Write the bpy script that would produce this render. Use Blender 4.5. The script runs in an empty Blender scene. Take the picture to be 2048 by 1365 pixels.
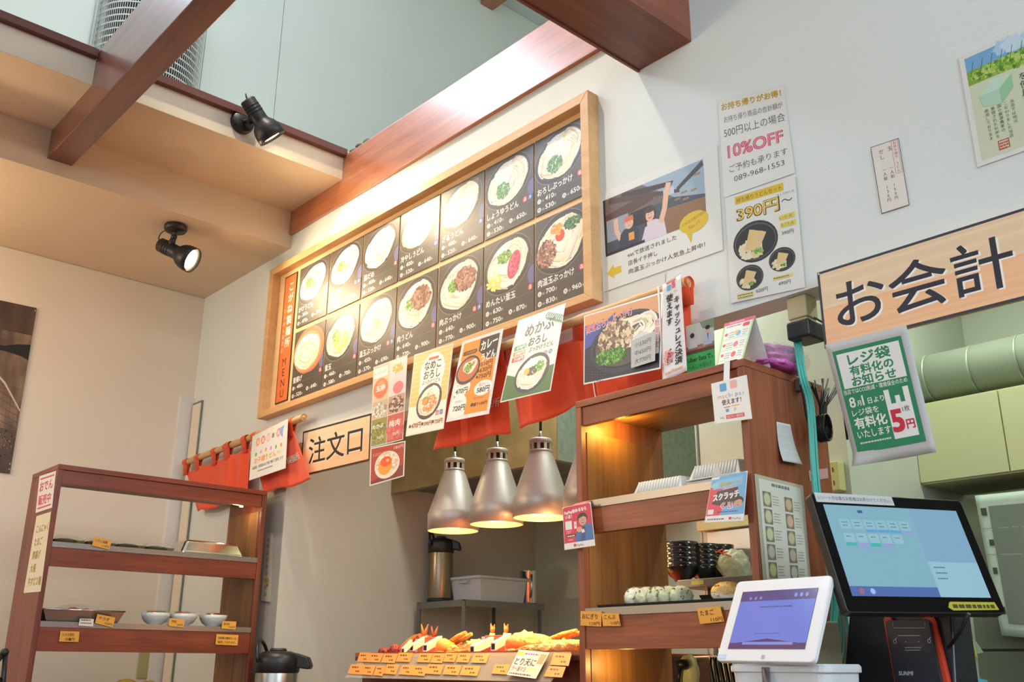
import bpy, math, random
from mathutils import Vector, Matrix, noise, Euler
PI = math.pi
sc = bpy.context.scene
COL = sc.collection
random.seed(7)

# ------------------------------------------------------------------ camera
EYE = Vector((0.0, 0.0, 1.3))
CR = Vector((0.67267954, 0.73992016, 0.0045154))      # camera right
CU = Vector((0.23147706, -0.21622978, 0.94850569))    # camera up
CF = Vector((-0.70279485, 0.63699517, 0.31672789))    # camera forward
FPX = 1944.03
cam_d = bpy.data.cameras.new('camera')
cam = bpy.data.objects.new('camera', cam_d)
COL.objects.link(cam)
cam_d.sensor_width = 36.0
cam_d.lens = FPX / 2048 * 36.0
cam_d.clip_start = 0.05
cam.matrix_world = Matrix(((CR.x, CU.x, -CF.x, EYE.x), (CR.y, CU.y, -CF.y, EYE.y), (CR.z, CU.z, -CF.z, EYE.z), (0, 0, 0, 1)))
sc.camera = cam

# ------------------------------------------------------------------ world, lights, exposure
w = bpy.data.worlds.new('world'); sc.world = w; w.use_nodes = True
w.node_tree.nodes['Background'].inputs[0].default_value = (0.90, 0.95, 1.0, 1)
w.node_tree.nodes['Background'].inputs[1].default_value = 0.36
sc.view_settings.view_transform = 'Standard'
sc.view_settings.look = 'None'
sc.view_settings.gamma = 1.0
sc.view_settings.use_curve_mapping = False
sc.view_settings.exposure = 0.0

def area(name, loc, target, sx, sy, power, color):
    d = bpy.data.lights.new(name, 'AREA'); d.shape = 'RECTANGLE'; d.size = sx; d.size_y = sy
    d.energy = power; d.color = color
    o = bpy.data.objects.new(name, d); COL.objects.link(o)
    o.location = loc
    o.rotation_euler = (Vector(target) - Vector(loc)).to_track_quat('-Z', 'Y').to_euler()
    return o
def spot(name, loc, target, power, color, ang, blend=0.6, r=0.04):
    d = bpy.data.lights.new(name, 'SPOT'); d.energy = power; d.color = color
    d.spot_size = math.radians(ang); d.spot_blend = blend; d.shadow_soft_size = r
    o = bpy.data.objects.new(name, d); COL.objects.link(o); o.location = loc
    o.rotation_euler = (Vector(target) - Vector(loc)).to_track_quat('-Z', 'Y').to_euler()
    return o
def point(name, loc, power, color, r=0.02):
    d = bpy.data.lights.new(name, 'POINT'); d.energy = power; d.color = color; d.shadow_soft_size = r
    o = bpy.data.objects.new(name, d); COL.objects.link(o); o.location = loc
    return o
# daylight from the tall shop windows behind and to the right of the camera
area('daylight_rear', (1.5, -4.5, 3.2), (-2.0, 2.0, 2.4), 5.0, 3.5, 100, (0.88, 0.94, 1.0))
area('daylight_right', (4.5, 0.5, 4.2), (-3.0, 2.0, 3.0), 3.5, 3.0, 275, (0.80, 0.92, 1.0))
# warm pendant high under the roof, washing the menu wall
spot('high_warm_lamp', (-2.65, 0.75, 5.4), (-2.75, 2.1, 2.7), 250, (1.0, 0.86, 0.66), 62, 0.8, 0.07)
area('loft_fill', (0.8, 4.3, 6.1), (-4.0, 3.2, 4.6), 2.5, 2.0, 110, (0.93, 0.99, 0.96))  # unseen fill light added to brighten the upper left wall
# bulbs of the two ceiling / fascia spotlights
spot('spotlight_beam_near_corner', (-3.993, 1.680, 3.033), (-2.9, 2.1, 2.65), 22, (1.0, 0.76, 0.48), 125, 0.7, 0.035)
spot('spotlight_beam_fascia', (-3.342, 1.718, 3.342), (-3.1, 2.12, 2.65), 34, (1.0, 0.78, 0.50), 120, 0.8, 0.035)
# unseen warm fill lights added to warm and brighten the left side
point('warm_fill_left', (-4.0, -1.5, 2.5), 72, (1.0, 0.77, 0.54), 0.12)
point('warm_fill_corner', (-4.3, 0.3, 2.9), 14, (1.0, 0.76, 0.50), 0.05)
# kitchen fluorescent tubes
area('kitchen_tube', (-1.0, 2.75, 2.76), (-1.0, 2.75, 0), 1.2, 0.12, 13, (0.93, 1.0, 0.88))
area('kitchen_tube_far', (-2.4, 2.42, 2.76), (-2.4, 2.42, 0), 1.0, 0.12, 13, (0.95, 1.0, 0.90))

# ------------------------------------------------------------------ measuring helpers (rays of the survey photo cut with real planes)
def ray(px, py):
    return CR * (px - 1024) - CU * (py - 682.5) + CF * FPX
def at(px, py, axis, val):
    d = ray(px, py)
    i = 'xyz'.index(axis)
    return EYE + d * ((val - EYE[i]) / d[i])
def atp(px, py, p0, n):
    d = ray(px, py); n = Vector(n)
    return EYE + d * ((Vector(p0) - EYE).dot(n) / d.dot(n))

# ------------------------------------------------------------------ colour + materials
def lin(c):
    return tuple((x / 12.92 if x <= 0.04045 else ((x + 0.055) / 1.055) ** 2.4) for x in c)
def C(r, g, b):
    return lin((r / 255, g / 255, b / 255)) + (1.0,)
_mats = {}
def mat(name, col=(0.5, 0.5, 0.5, 1), rough=0.5, metal=0.0, spec=0.5, bump=0.0, bscale=60, emit=None, estr=0, trans=0.0, alpha=1.0, var=0.0, vscale=4, coat=0.0, sheen=0.0):
    if name in _mats: return _mats[name]
    m = bpy.data.materials.new(name); m.use_nodes = True
    nt = m.node_tree; b = nt.nodes['Principled BSDF']
    b.inputs['Base Color'].default_value = col
    b.inputs['Roughness'].default_value = rough
    b.inputs['Metallic'].default_value = metal
    b.inputs['Specular IOR Level'].default_value = spec
    b.inputs['Coat Weight'].default_value = coat
    b.inputs['Coat Roughness'].default_value = 0.08
    b.inputs['Sheen Weight'].default_value = sheen
    b.inputs['Transmission Weight'].default_value = trans
    b.inputs['Alpha'].default_value = alpha
    if emit:
        b.inputs['Emission Color'].default_value = emit
        b.inputs['Emission Strength'].default_value = estr
    tc = None
    if bump or var:
        tc = nt.nodes.new('ShaderNodeTexCoord')
    if var:
        n = nt.nodes.new('ShaderNodeTexNoise'); n.inputs['Scale'].default_value = vscale; n.inputs['Detail'].default_value = 4
        nt.links.new(tc.outputs['Object'], n.inputs['Vector'])
        r = nt.nodes.new('ShaderNodeMapRange'); r.inputs[1].default_value = 0.3; r.inputs[2].default_value = 0.7
        r.inputs[3].default_value = 1 - var; r.inputs[4].default_value = 1 + var * 0.5
        nt.links.new(n.outputs['Fac'], r.inputs[0])
        mx = nt.nodes.new('ShaderNodeVectorMath'); mx.operation = 'SCALE'
        mx.inputs[0].default_value = col[:3]
        nt.links.new(r.outputs[0], mx.inputs['Scale'])
        nt.links.new(mx.outputs[0], b.inputs['Base Color'])
    if bump:
        n = nt.nodes.new('ShaderNodeTexNoise'); n.inputs['Scale'].default_value = bscale; n.inputs['Detail'].default_value = 3
        nt.links.new(tc.outputs['Object'], n.inputs['Vector'])
        bp = nt.nodes.new('ShaderNodeBump'); bp.inputs['Strength'].default_value = bump; bp.inputs['Distance'].default_value = 0.01
        nt.links.new(n.outputs['Fac'], bp.inputs['Height']); nt.links.new(bp.outputs[0], b.inputs['Normal'])
    _mats[name] = m
    return m
def wood(name, c1, c2, axis='x', rough=0.42, fine=34, spec=0.5, bump=0.12, coat=0.0, streak=4.0):
    if name in _mats: return _mats[name]
    m = bpy.data.materials.new(name); m.use_nodes = True
    nt = m.node_tree; b = nt.nodes['Principled BSDF']
    b.inputs['Roughness'].default_value = rough; b.inputs['Specular IOR Level'].default_value = spec
    b.inputs['Coat Weight'].default_value = coat; b.inputs['Coat Roughness'].default_value = 0.2
    tc = nt.nodes.new('ShaderNodeTexCoord'); mp = nt.nodes.new('ShaderNodeMapping')
    s = {'x': (0.05, 1, 1), 'y': (1, 0.05, 1), 'z': (1, 1, 0.05)}[axis]
    mp.inputs['Scale'].default_value = s
    nt.links.new(tc.outputs['Object'], mp.inputs['Vector'])
    n1 = nt.nodes.new('ShaderNodeTexNoise'); n1.inputs['Scale'].default_value = fine; n1.inputs['Detail'].default_value = 5; n1.inputs['Distortion'].default_value = 0.7
    n2 = nt.nodes.new('ShaderNodeTexNoise'); n2.inputs['Scale'].default_value = fine * 6; n2.inputs['Detail'].default_value = 3
    n3 = nt.nodes.new('ShaderNodeTexNoise'); n3.inputs['Scale'].default_value = streak; n3.inputs['Detail'].default_value = 2
    for n in (n1, n2): nt.links.new(mp.outputs[0], n.inputs['Vector'])
    nt.links.new(tc.outputs['Object'], n3.inputs['Vector'])
    a = nt.nodes.new('ShaderNodeMath'); a.operation = 'MULTIPLY_ADD'; a.inputs[1].default_value = 0.35
    nt.links.new(n2.outputs['Fac'], a.inputs[0])
    a2 = nt.nodes.new('ShaderNodeMath'); a2.operation = 'MULTIPLY'; a2.inputs[1].default_value = 0.65
    nt.links.new(n1.outputs['Fac'], a2.inputs[0]); nt.links.new(a2.outputs[0], a.inputs[2])
    a3 = nt.nodes.new('ShaderNodeMath'); a3.operation = 'MULTIPLY_ADD'; a3.inputs[1].default_value = 0.3
    nt.links.new(n3.outputs['Fac'], a3.inputs[0]); nt.links.new(a.outputs[0], a3.inputs[2])
    rp = nt.nodes.new('ShaderNodeValToRGB')
    rp.color_ramp.elements[0].position = 0.45; rp.color_ramp.elements[0].color = c1
    rp.color_ramp.elements[1].position = 0.82; rp.color_ramp.elements[1].color = c2
    nt.links.new(a3.outputs[0], rp.inputs[0]); nt.links.new(rp.outputs[0], b.inputs['Base Color'])
    bp = nt.nodes.new('ShaderNodeBump'); bp.inputs['Strength'].default_value = bump; bp.inputs['Distance'].default_value = 0.004
    nt.links.new(a.outputs[0], bp.inputs['Height']); nt.links.new(bp.outputs[0], b.inputs['Normal'])
    _mats[name] = m
    return m
def print_mat(name='print_ink', rough=0.5, spec=0.4, emit=0.0, coat=0.0, alpha=1.0):
    if name in _mats: return _mats[name]
    m = bpy.data.materials.new(name); m.use_nodes = True
    nt = m.node_tree; b = nt.nodes['Principled BSDF']
    at_ = nt.nodes.new('ShaderNodeAttribute'); at_.attribute_name = 'ink'
    nt.links.new(at_.outputs['Color'], b.inputs['Base Color'])
    b.inputs['Roughness'].default_value = rough; b.inputs['Specular IOR Level'].default_value = spec
    b.inputs['Coat Weight'].default_value = coat; b.inputs['Coat Roughness'].default_value = 0.22
    if emit:
        nt.links.new(at_.outputs['Color'], b.inputs['Emission Color']); b.inputs['Emission Strength'].default_value = emit
    _mats[name] = m
    return m

# ------------------------------------------------------------------ mesh builder
class MB:
    def __init__(s): s.v = []; s.f = []; s.sm = []
    def add(s, vs, fs, smooth=False):
        k = len(s.v); s.v += [Vector(p) for p in vs]
        s.f += [tuple(i + k for i in f) for f in fs]; s.sm += [smooth] * len(fs)
        return s
    def box(s, x0, x1, y0, y1, z0, z1):
        return s.hexa([(x0, y0, z0), (x1, y0, z0), (x1, y1, z0), (x0, y1, z0)], [(x0, y0, z1), (x1, y0, z1), (x1, y1, z1), (x0, y1, z1)])
    def hexa(s, lo, hi):
        return s.add(list(lo) + list(hi), [(3, 2, 1, 0), (4, 5, 6, 7), (0, 1, 5, 4), (1, 2, 6, 5), (2, 3, 7, 6), (3, 0, 4, 7)])
    def prism(s, pts, vec, smooth=False):
        n = len(pts); vec = Vector(vec); a = [Vector(p) for p in pts]
        vs = a + [p + vec for p in a]
        fs = [tuple(range(n - 1, -1, -1)), tuple(range(n, 2 * n))] + [(i, (i + 1) % n, n + (i + 1) % n, n + i) for i in range(n)]
        return s.add(vs, fs, smooth)
    def tube(s, path, r, n=10, caps=True, smooth=True):
        path = [Vector(p) for p in path]; rs = r if isinstance(r, (list, tuple)) else [r] * len(path)
        vs = []; prev = None
        for i, p in enumerate(path):
            d = (path[min(i + 1, len(path) - 1)] - path[max(i - 1, 0)]).normalized()
            if prev is None:
                up = Vector((0, 0, 1)) if abs(d.z) < 0.9 else Vector((1, 0, 0))
                a = d.cross(up).normalized()
            else:
                a = (prev - d * prev.dot(d)).normalized()
            prev = a; b = d.cross(a)
            for k in range(n):
                t = 2 * PI * k / n
                vs.append(p + (a * math.cos(t) + b * math.sin(t)) * rs[i])
        fs = []
        for i in range(len(path) - 1):
            for k in range(n):
                fs.append((i * n + k, i * n + (k + 1) % n, (i + 1) * n + (k + 1) % n, (i + 1) * n + k))
        s.add(vs, fs, smooth)
        if caps:
            k0 = len(s.v) - len(vs)
            s.f.append(tuple(k0 + k for k in range(n - 1, -1, -1))); s.sm.append(False)
            k1 = k0 + (len(path) - 1) * n
            s.f.append(tuple(k1 + k for k in range(n))); s.sm.append(False)
        return s
    def lathe(s, prof, n=28, M=None, smooth=True, half=False):
        M = M or Matrix(); vs = []
        seg = n
        for (r, z) in prof:
            for k in range(n):
                t = 2 * PI * k / n
                vs.append(M @ Vector((r * math.cos(t), r * math.sin(t), z)))
        fs = []
        for i in range(len(prof) - 1):
            for k in range(n):
                fs.append((i * n + k, i * n + (k + 1) % n, (i + 1) * n + (k + 1) % n, (i + 1) * n + k))
        return s.add(vs, fs, smooth)
    def grid(s, fn, nu, nv, smooth=True):
        vs = [fn(i / nu, j / nv) for j in range(nv + 1) for i in range(nu + 1)]
        fs = [(j * (nu + 1) + i, j * (nu + 1) + i + 1, (j + 1) * (nu + 1) + i + 1, (j + 1) * (nu + 1) + i) for j in range(nv) for i in range(nu)]
        return s.add(vs, fs, smooth)
    def slab(s, fn, nu, nv, th, smooth=True):
        # a sheet with real thickness: fn(u,v) -> point; thickness along local normal
        e = 1e-3
        def nrm(u, v):
            a = fn(min(u + e, 1), v) - fn(max(u - e, 0), v); b = fn(u, min(v + e, 1)) - fn(u, max(v - e, 0))
            return a.cross(b).normalized()
        s.grid(fn, nu, nv, smooth)
        k0 = len(s.v)
        vs = [fn(i / nu, j / nv) - nrm(i / nu, j / nv) * th for j in range(nv + 1) for i in range(nu + 1)]
        fs = [((j + 1) * (nu + 1) + i, (j + 1) * (nu + 1) + i + 1, j * (nu + 1) + i + 1, j * (nu + 1) + i) for j in range(nv) for i in range(nu)]
        s.add(vs, fs, smooth)
        n0 = k0 - (nu + 1) * (nv + 1)
        def idx(i, j): return j * (nu + 1) + i
        bd = [idx(i, 0) for i in range(nu)] + [idx(nu, j) for j in range(nv)] + [idx(i, nv) for i in range(nu, 0, -1)] + [idx(0, j) for j in range(nv, 0, -1)]
        for a, b in zip(bd, bd[1:] + bd[:1]):
            s.f.append((n0 + b, n0 + a, k0 + a, k0 + b)); s.sm.append(False)
        return s
    def ico(s, c, r, sub=2, fn=None, M=None):
        import bmesh
        bm = bmesh.new(); bmesh.ops.create_icosphere(bm, subdivisions=sub, radius=1.0)
        vs = []
        for v in bm.verts:
            p = v.co.copy()
            if fn: p = p * fn(p)
            p = Vector((p.x * r[0], p.y * r[1], p.z * r[2]))
            if M: p = M @ p
            vs.append(p + Vector(c))
        fs = [tuple(v.index for v in f.verts) for f in bm.faces]
        bm.free()
        return s.add(vs, fs, True)
def frame_of(o):
    return Matrix.LocRotScale(o.location, o.rotation_euler, None)
def obj(name, mb, m, parent=None, loc=None, bevel=0.0, seg=2, local=False):
    me = bpy.data.meshes.new(name)
    o = bpy.data.objects.new(name, me); COL.objects.link(o)
    base = Vector(loc) if loc is not None else Vector((0, 0, 0))
    if parent is not None:
        o.parent = parent
        chain = []; p = parent
        while p is not None: chain.append(p); p = p.parent
        M = Matrix()
        for p in reversed(chain): M = M @ frame_of(p)
        if local: vs = mb.v
        else:
            Mi = M.inverted(); vs = [Mi @ v for v in mb.v]
    else:
        if loc is None and mb.v:
            xs = [v.x for v in mb.v]; ys = [v.y for v in mb.v]; zs = [v.z for v in mb.v]
            base = Vector(((min(xs) + max(xs)) / 2, (min(ys) + max(ys)) / 2, min(zs)))
        o.location = base
        vs = mb.v if local else [v - base for v in mb.v]
    me.from_pydata([tuple(v) for v in vs], [], mb.f)
    me.polygons.foreach_set('use_smooth', mb.sm)
    ms = m if isinstance(m, (list, tuple)) else [m]
    for x in ms: me.materials.append(x)
    if bevel:
        bv = o.modifiers.new('bevel', 'BEVEL'); bv.width = bevel; bv.segments = seg; bv.limit_method = 'ANGLE'
    return o
def tag(o, label, cat, group=None):
    o['label'] = label; o['category'] = cat
    if group: o['group'] = group
    return o
def thing(name, label, cat, loc, rot=(0, 0, 0), group=None):
    o = bpy.data.objects.new(name, None); COL.objects.link(o); o.empty_display_size = 0.05
    o.location = loc; o.rotation_euler = rot
    return tag(o, label, cat, group)
def struct(name, mb, m, parent=None, **k):
    o = obj(name, mb, m, parent, **k)
    if parent is None: o['kind'] = 'structure'
    return o
def B(*a): return MB().box(*a)
def dup(root, label=None, loc=None, rot=None, group=None):
    r = root.copy(); COL.objects.link(r)
    if loc is not None: r.location = loc
    if rot is not None: r.rotation_euler = rot
    if label: r['label'] = label
    if group: r['group'] = group
    for ch in list(root.children):
        c = ch.copy(); COL.objects.link(c); c.parent = r
        for g in list(ch.children):
            d = g.copy(); COL.objects.link(d); d.parent = c
    return r

# ------------------------------------------------------------------ flat print (lettering and pictures on paper)
PRINTS = []
class Canvas:
    STEP = 0.000010
    def __init__(s, w, h, P, N=None, base=0.00015):
        s.w, s.h, s.P, s.N, s.base = w, h, P, N, base
        s.ops = []; s.k = 0
    def _z(s): s.k += 1; return s.base + s.k * s.STEP
    def poly(s, pts, col): s.ops.append(('p', list(pts), col, s._z())); return s
    def rect(s, u0, v0, u1, v1, col): return s.poly([(u0, v0), (u1, v0), (u1, v1), (u0, v1)], col)
    def rrect(s, u0, v0, u1, v1, col, r=0.01):
        pts = []
        for cx, cy, a0 in ((u1 - r, v1 - r, 0), (u0 + r, v1 - r, 90), (u0 + r, v0 + r, 180), (u1 - r, v0 + r, 270)):
            for k in range(5):
                a = math.radians(a0 + k * 22.5); pts.append((cx + r * math.cos(a), cy + r * math.sin(a)))
        return s.poly(pts, col)
    def ell(s, cu, cv, ru, rv, col, rot=0.0, n=28, clip=None):
        c, d = math.cos(rot), math.sin(rot); pts = []
        for k in range(n):
            t = 2 * PI * k / n; x, y = ru * math.cos(t), rv * math.sin(t)
            p = (cu + x * c - y * d, cv + x * d + y * c)
            pts.append(p)
        return s.poly(s._cl(pts), col)
    def _cl(s, pts):
        return [(min(max(x, 0), s.w), min(max(y, 0), s.h)) for x, y in pts]
    def stroke(s, pts, wd, col):
        z = s._z(); L = []; R = []; n = len(pts)
        for i, (x, y) in enumerate(pts):
            x0, y0 = pts[max(i - 1, 0)]; x1, y1 = pts[min(i + 1, n - 1)]
            dx, dy = x1 - x0, y1 - y0; l = math.hypot(dx, dy) or 1
            nx, ny = -dy / l * wd / 2, dx / l * wd / 2
            L.append((x + nx, y + ny)); R.append((x - nx, y - ny))
        for i in range(n - 1):
            s.ops.append(('p', s._cl([R[i], R[i + 1], L[i + 1], L[i]]), col, z))
        return s
    def ring(s, u0, v0, u1, v1, wd, col):
        s.rect(u0, v0, u1, v0 + wd, col); s.k -= 1
        s.rect(u0, v1 - wd, u1, v1, col); s.k -= 1
        s.rect(u0, v0 + wd, u0 + wd, v1 - wd, col); s.k -= 1
        return s.rect(u1 - wd, v0 + wd, u1, v1 - wd, col)
    def text(s, t, u, v, size, col, al='l', bold=0.0, width=None, rot=0.0, vert=False, pitch=1.05):
        if vert:
            for i, ch in enumerate(t):
                if ch != ' ': s.ops.append(('t', ch, u, v - i * size * pitch, size, col, 'c', bold, None, rot, s._z())); s.k -= 1
            s.k += 1
            return s
        s.ops.append(('t', t, u, v, size, col, al, bold, width, rot, s._z())); return s
    def scat(s, cu, cv, ru, rv, n, sz, cols, asp=1.6, seed=0):
        r = random.Random(seed + n); z = s._z(); n = int(n * 1.9); sz = sz * .72
        for i in range(n):
            a = r.random() * 2 * PI; q = math.sqrt(r.random()); x = cu + ru * q * math.cos(a); y = cv + rv * q * math.sin(a)
            t = r.random() * PI; c, d = math.cos(t), math.sin(t); k = sz * (0.6 + r.random() * 0.8)
            pts = []
            m = 5
            for j in range(m):
                tt = 2 * PI * j / m + r.random() * .6; px, py = k * asp * .5 * math.cos(tt), k * .5 * math.sin(tt)
                pts.append((x + px * c - py * d, y + px * d + py * c))
            s.ops.append(('p', s._cl(pts), r.choice(cols), z + i * 5e-7))
        s.k += max(1, int(n * 5e-7 / s.STEP) + 1); return s
    def noodles(s, cu, cv, ru, rv, n, wd, cols, rot=0.0, seed=0):
        r = random.Random(seed + 31); z = s._z(); n = int(n * 1.5); wd = wd * .72
        c, d = math.cos(rot), math.sin(rot)
        for i in range(n):
            q = 0.25 + 0.72 * math.sqrt(r.random()); a0 = r.random() * 2 * PI; da = 0.7 + r.random() * 1.5
            ox, oy = (r.random() - .5) * .28 * ru, (r.random() - .5) * .28 * rv
            pts = []
            for k in range(7):
                t = a0 + da * k / 6; x = ox + ru * q * math.cos(t); y = oy + rv * q * math.sin(t) * (0.8 + .2 * math.sin(t * 3))
                e = math.hypot(x / ru, y / rv)
                if e > 1: x /= e; y /= e
                pts.append((cu + x * c - y * d, cv + x * d + y * c))
            col = r.choice(cols)
            n_ = len(pts); zz = z + i * 6e-7
            L = []; R = []
            for k, (x, y) in enumerate(pts):
                x0, y0 = pts[max(k - 1, 0)]; x1, y1 = pts[min(k + 1, n_ - 1)]
                dx, dy = x1 - x0, y1 - y0; l = math.hypot(dx, dy) or 1
                L.append((x - dy / l * wd / 2, y + dx / l * wd / 2)); R.append((x + dy / l * wd / 2, y - dx / l * wd / 2))
            for k in range(n_ - 1):
                s.ops.append(('p', s._cl([R[k], R[k + 1], L[k + 1], L[k]]), col, zz))
        s.k += max(1, int(n * 6e-7 / s.STEP) + 1); return s
    def lines(s, u, v, wid, n, size, col, pitch=None, seed=0):
        # lines of tiny print too small to read, as broken dashes
        r = random.Random(seed); pitch = pitch or size * 1.6; z = s._z()
        for i in range(n):
            x = u; y = v - i * pitch
            while x < u + wid * (0.75 + .25 * r.random()):
                l = size * (0.5 + r.random()); l = min(l, u + wid - x)
                if l <= 0: break
                s.ops.append(('p', [(x, y), (x + l, y), (x + l, y + size * .75), (x, y + size * .75)], col, z)); x += l + size * .3
        return s
    def done(s, parent, m=None, name='print'):
        PRINTS.append((s, parent, m or print_mat(), name)); return s
def flush_prints():
    keys = {}
    for (c, par, m, nm) in PRINTS:
        for op in c.ops:
            if op[0] == 't': keys.setdefault((op[1], 4 if op[4] > 0.03 else 2), None)
    tmp = []
    for k in keys:
        cu = bpy.data.curves.new('t', 'FONT'); cu.body = k[0]; cu.resolution_u = k[1]
        o = bpy.data.objects.new('t', cu); COL.objects.link(o); tmp.append((k, o, cu))
    dg = bpy.context.evaluated_depsgraph_get(); dg.update()
    for k, o, cu in tmp:
        e = o.evaluated_get(dg); me = e.to_mesh()
        vs = [(v.co.x, v.co.y) for v in me.vertices]; fs = [tuple(p.vertices) for p in me.polygons]
        x1 = max([v[0] for v in vs] or [0]); x0 = min([v[0] for v in vs] or [0])
        keys[k] = (vs, fs, x0, x1); e.to_mesh_clear()
    for k, o, cu in tmp:
        bpy.data.objects.remove(o); bpy.data.curves.remove(cu)
    for (c, par, m, nm) in PRINTS:
        V = []; F = []; K = []
        for op in c.ops:
            k0 = len(V)
            if op[0] == 'p':
                _, pts, col, z = op
                for (u, v) in pts: V.append((u, v, z)); K.append(col)
                F.append(tuple(range(k0, k0 + len(pts))))
            else:
                _, t, u, v, size, col, al, bold, width, rot, z = op
                vs, fs, x0, x1 = keys[(t, 4 if size > 0.03 else 2)]
                sx = size if width is None else width / max(x1 - x0, 1e-6)
                wd = (x1 - x0) * sx
                off = {'l': 0, 'c': -wd / 2, 'r': -wd}[al]
                cc, ss = math.cos(rot), math.sin(rot)
                bd = bold * size * .75
                for (ox, oy) in ((0, 0),) if bold <= 0 else ((-bd, -bd), (bd, -bd), (bd, bd), (-bd, bd)):
                    k0 = len(V)
                    for (x, y) in vs:
                        a = (x - x0) * sx + off + ox; b = y * size + oy
                        V.append((u + a * cc - b * ss, v + a * ss + b * cc, z)); K.append(col)
                    F += [tuple(i + k0 for i in f) for f in fs]
                    z += 1e-6
        me = bpy.data.meshes.new(nm)
        o = bpy.data.objects.new(nm, me); COL.objects.link(o); o.parent = par
        chain = []; p = par
        while p is not None: chain.append(p); p = p.parent
        M = Matrix()
        for p in reversed(chain): M = M @ frame_of(p)
        Mi = M.inverted()
        P = c.P
        W3 = []
        for (u, v, z) in V:
            W3.append(tuple(Mi @ P(u, v, z)))
        me.from_pydata(W3, [], F)
        a = me.color_attributes.new('ink', 'FLOAT_COLOR', 'POINT')
        flat = []
        for col in K: flat += list(col)
        a.data.foreach_set('color', flat)
        me.materials.append(m)

def quadmap(TL, TR, BR, BL, w, h, curl=0.0, wave=0.0, curlfn=None):
    TL, TR, BR, BL = [Vector(p) for p in (TL, TR, BR, BL)]
    N = (TR - TL + BR - BL).cross(TL - BL + TR - BR).normalized()
    def P(u, v, z):
        s, t = u / w, v / h
        p = (BL * (1 - s) + BR * s) * (1 - t) + (TL * (1 - s) + TR * s) * t
        q = 0.0
        if curl: q += curl * (1 - t) ** 3
        if wave: q += wave * math.sin(s * 5.1 + t * 2.2) * (1 - 0.4 * t)
        if curlfn: q += curlfn(s, t)
        return p + N * (q + z)
    return P
WHITE = C(236, 236, 232)
def paper(name, label, cat, quad, w, h, m=None, th=0.0006, curl=0.0, wave=0.0, curlfn=None, group=None, parent=None, ink=None):
    # keep every sheet flat: the fourth corner is put into the plane of the other three
    quad = [Vector(p) for p in quad]
    nn = (quad[1] - quad[0]).cross(quad[3] - quad[0]); dd = quad[2] - EYE
    quad[2] = EYE + dd * ((quad[0] - EYE).dot(nn) / dd.dot(nn))
    P = quadmap(*quad, w, h, curl, wave, curlfn)
    flat = not (curl or wave or curlfn)
    nu, nv = (1, 1) if flat else (14, 18)
    mb = MB().slab(lambda a, b: P(a * w, b * h, 0), nu, nv, th, smooth=not flat)
    o = obj(name, mb, m or mat('paper_white', C(232, 232, 228), 0.45), parent)
    if parent is None: tag(o, label, cat, group)
    return o, Canvas(w, h, P)
def subp(c, off=0.0): return c

def grect(c, u0, v0, u1, v1, col, nu=8, nv=10):
    z = c._z()
    for i in range(nu):
        for j in range(nv):
            a0, a1 = u0 + (u1 - u0) * i / nu, u0 + (u1 - u0) * (i + 1) / nu
            b0, b1 = v0 + (v1 - v0) * j / nv, v0 + (v1 - v0) * (j + 1) / nv
            c.ops.append(('p', [(a0, b0), (a1, b0), (a1, b1), (a0, b1)], col, z))
# ------------------------------------------------------------------ materials
plaster = mat('plaster_cream', C(230, 218, 198), 0.85, bump=0.05, bscale=90, var=0.03, vscale=1.5)
plaster_w = mat('plaster_white', C(222, 229, 227), 0.8, bump=0.05, bscale=90, var=0.03, vscale=2)
upper_w = mat('board_grey_white', C(216, 222, 214), 0.75, var=0.05, vscale=1.2)
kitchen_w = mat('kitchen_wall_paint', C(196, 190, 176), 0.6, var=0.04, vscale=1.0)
kitchen_g = mat('kitchen_wall_pale_green', C(206, 212, 196), 0.6, var=0.03)
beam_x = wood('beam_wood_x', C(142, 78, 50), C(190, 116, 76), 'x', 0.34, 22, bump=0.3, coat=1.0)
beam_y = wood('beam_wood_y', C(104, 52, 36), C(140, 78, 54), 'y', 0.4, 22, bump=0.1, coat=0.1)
trimw = wood('trim_wood', C(92, 46, 36), C(112, 58, 46), 'y', 0.5, 30)
floor_m = mat('floor_tile_brown', C(110, 92, 76), 0.5, var=0.15)
steel = mat('brushed_steel', C(176, 176, 172), 0.32, 1.0, bump=0.02, bscale=200)
black_m = mat('black_plastic', C(26, 27, 29), 0.4)
black_paint = mat('black_lamp_paint', C(34, 36, 40), 0.42, bump=0.08, bscale=120)

# ------------------------------------------------------------------ the shell
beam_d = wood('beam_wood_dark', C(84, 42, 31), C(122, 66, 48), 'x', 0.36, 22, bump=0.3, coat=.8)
struct('floor', B(-4.93, 5.2, -5.5, 6.0, -0.1, 0.0), floor_m)
wl = struct('wall_left', B(-4.95, -4.83, -4.0, 6.0, 0.0, 4.3), plaster)
# upper part of the left wall is boarded: panels with open joints
for i, (y0, y1) in enumerate(((-4.0, 1.925), (1.929, 2.402), (2.406, 6.0))):
    z0 = 3.5
    if i == 0:
        mb = MB().box(-4.826 - 0.02, -4.826, y0, -1.8, z0, 6.25).box(-4.846, -4.826, -1.8, y1, z0, 5.08).box(-4.846, -4.826, -1.8, y1, 6.0, 6.25)
    elif i == 1:
        mb = MB().box(-4.846, -4.826, y0, y1, z0, 5.08).box(-4.846, -4.826, y0, y1, 6.0, 6.25).box(-4.846, -4.826, 2.046, y1, 5.08, 6.0)
    else: mb = B(-4.846, -4.826, y0, y1, z0, 6.25)
    struct('panel', mb, upper_w, wl)
struct('panel', B(-4.83, -4.826, -4.0, 2.1, 0, 3.2), plaster, wl)
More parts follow.
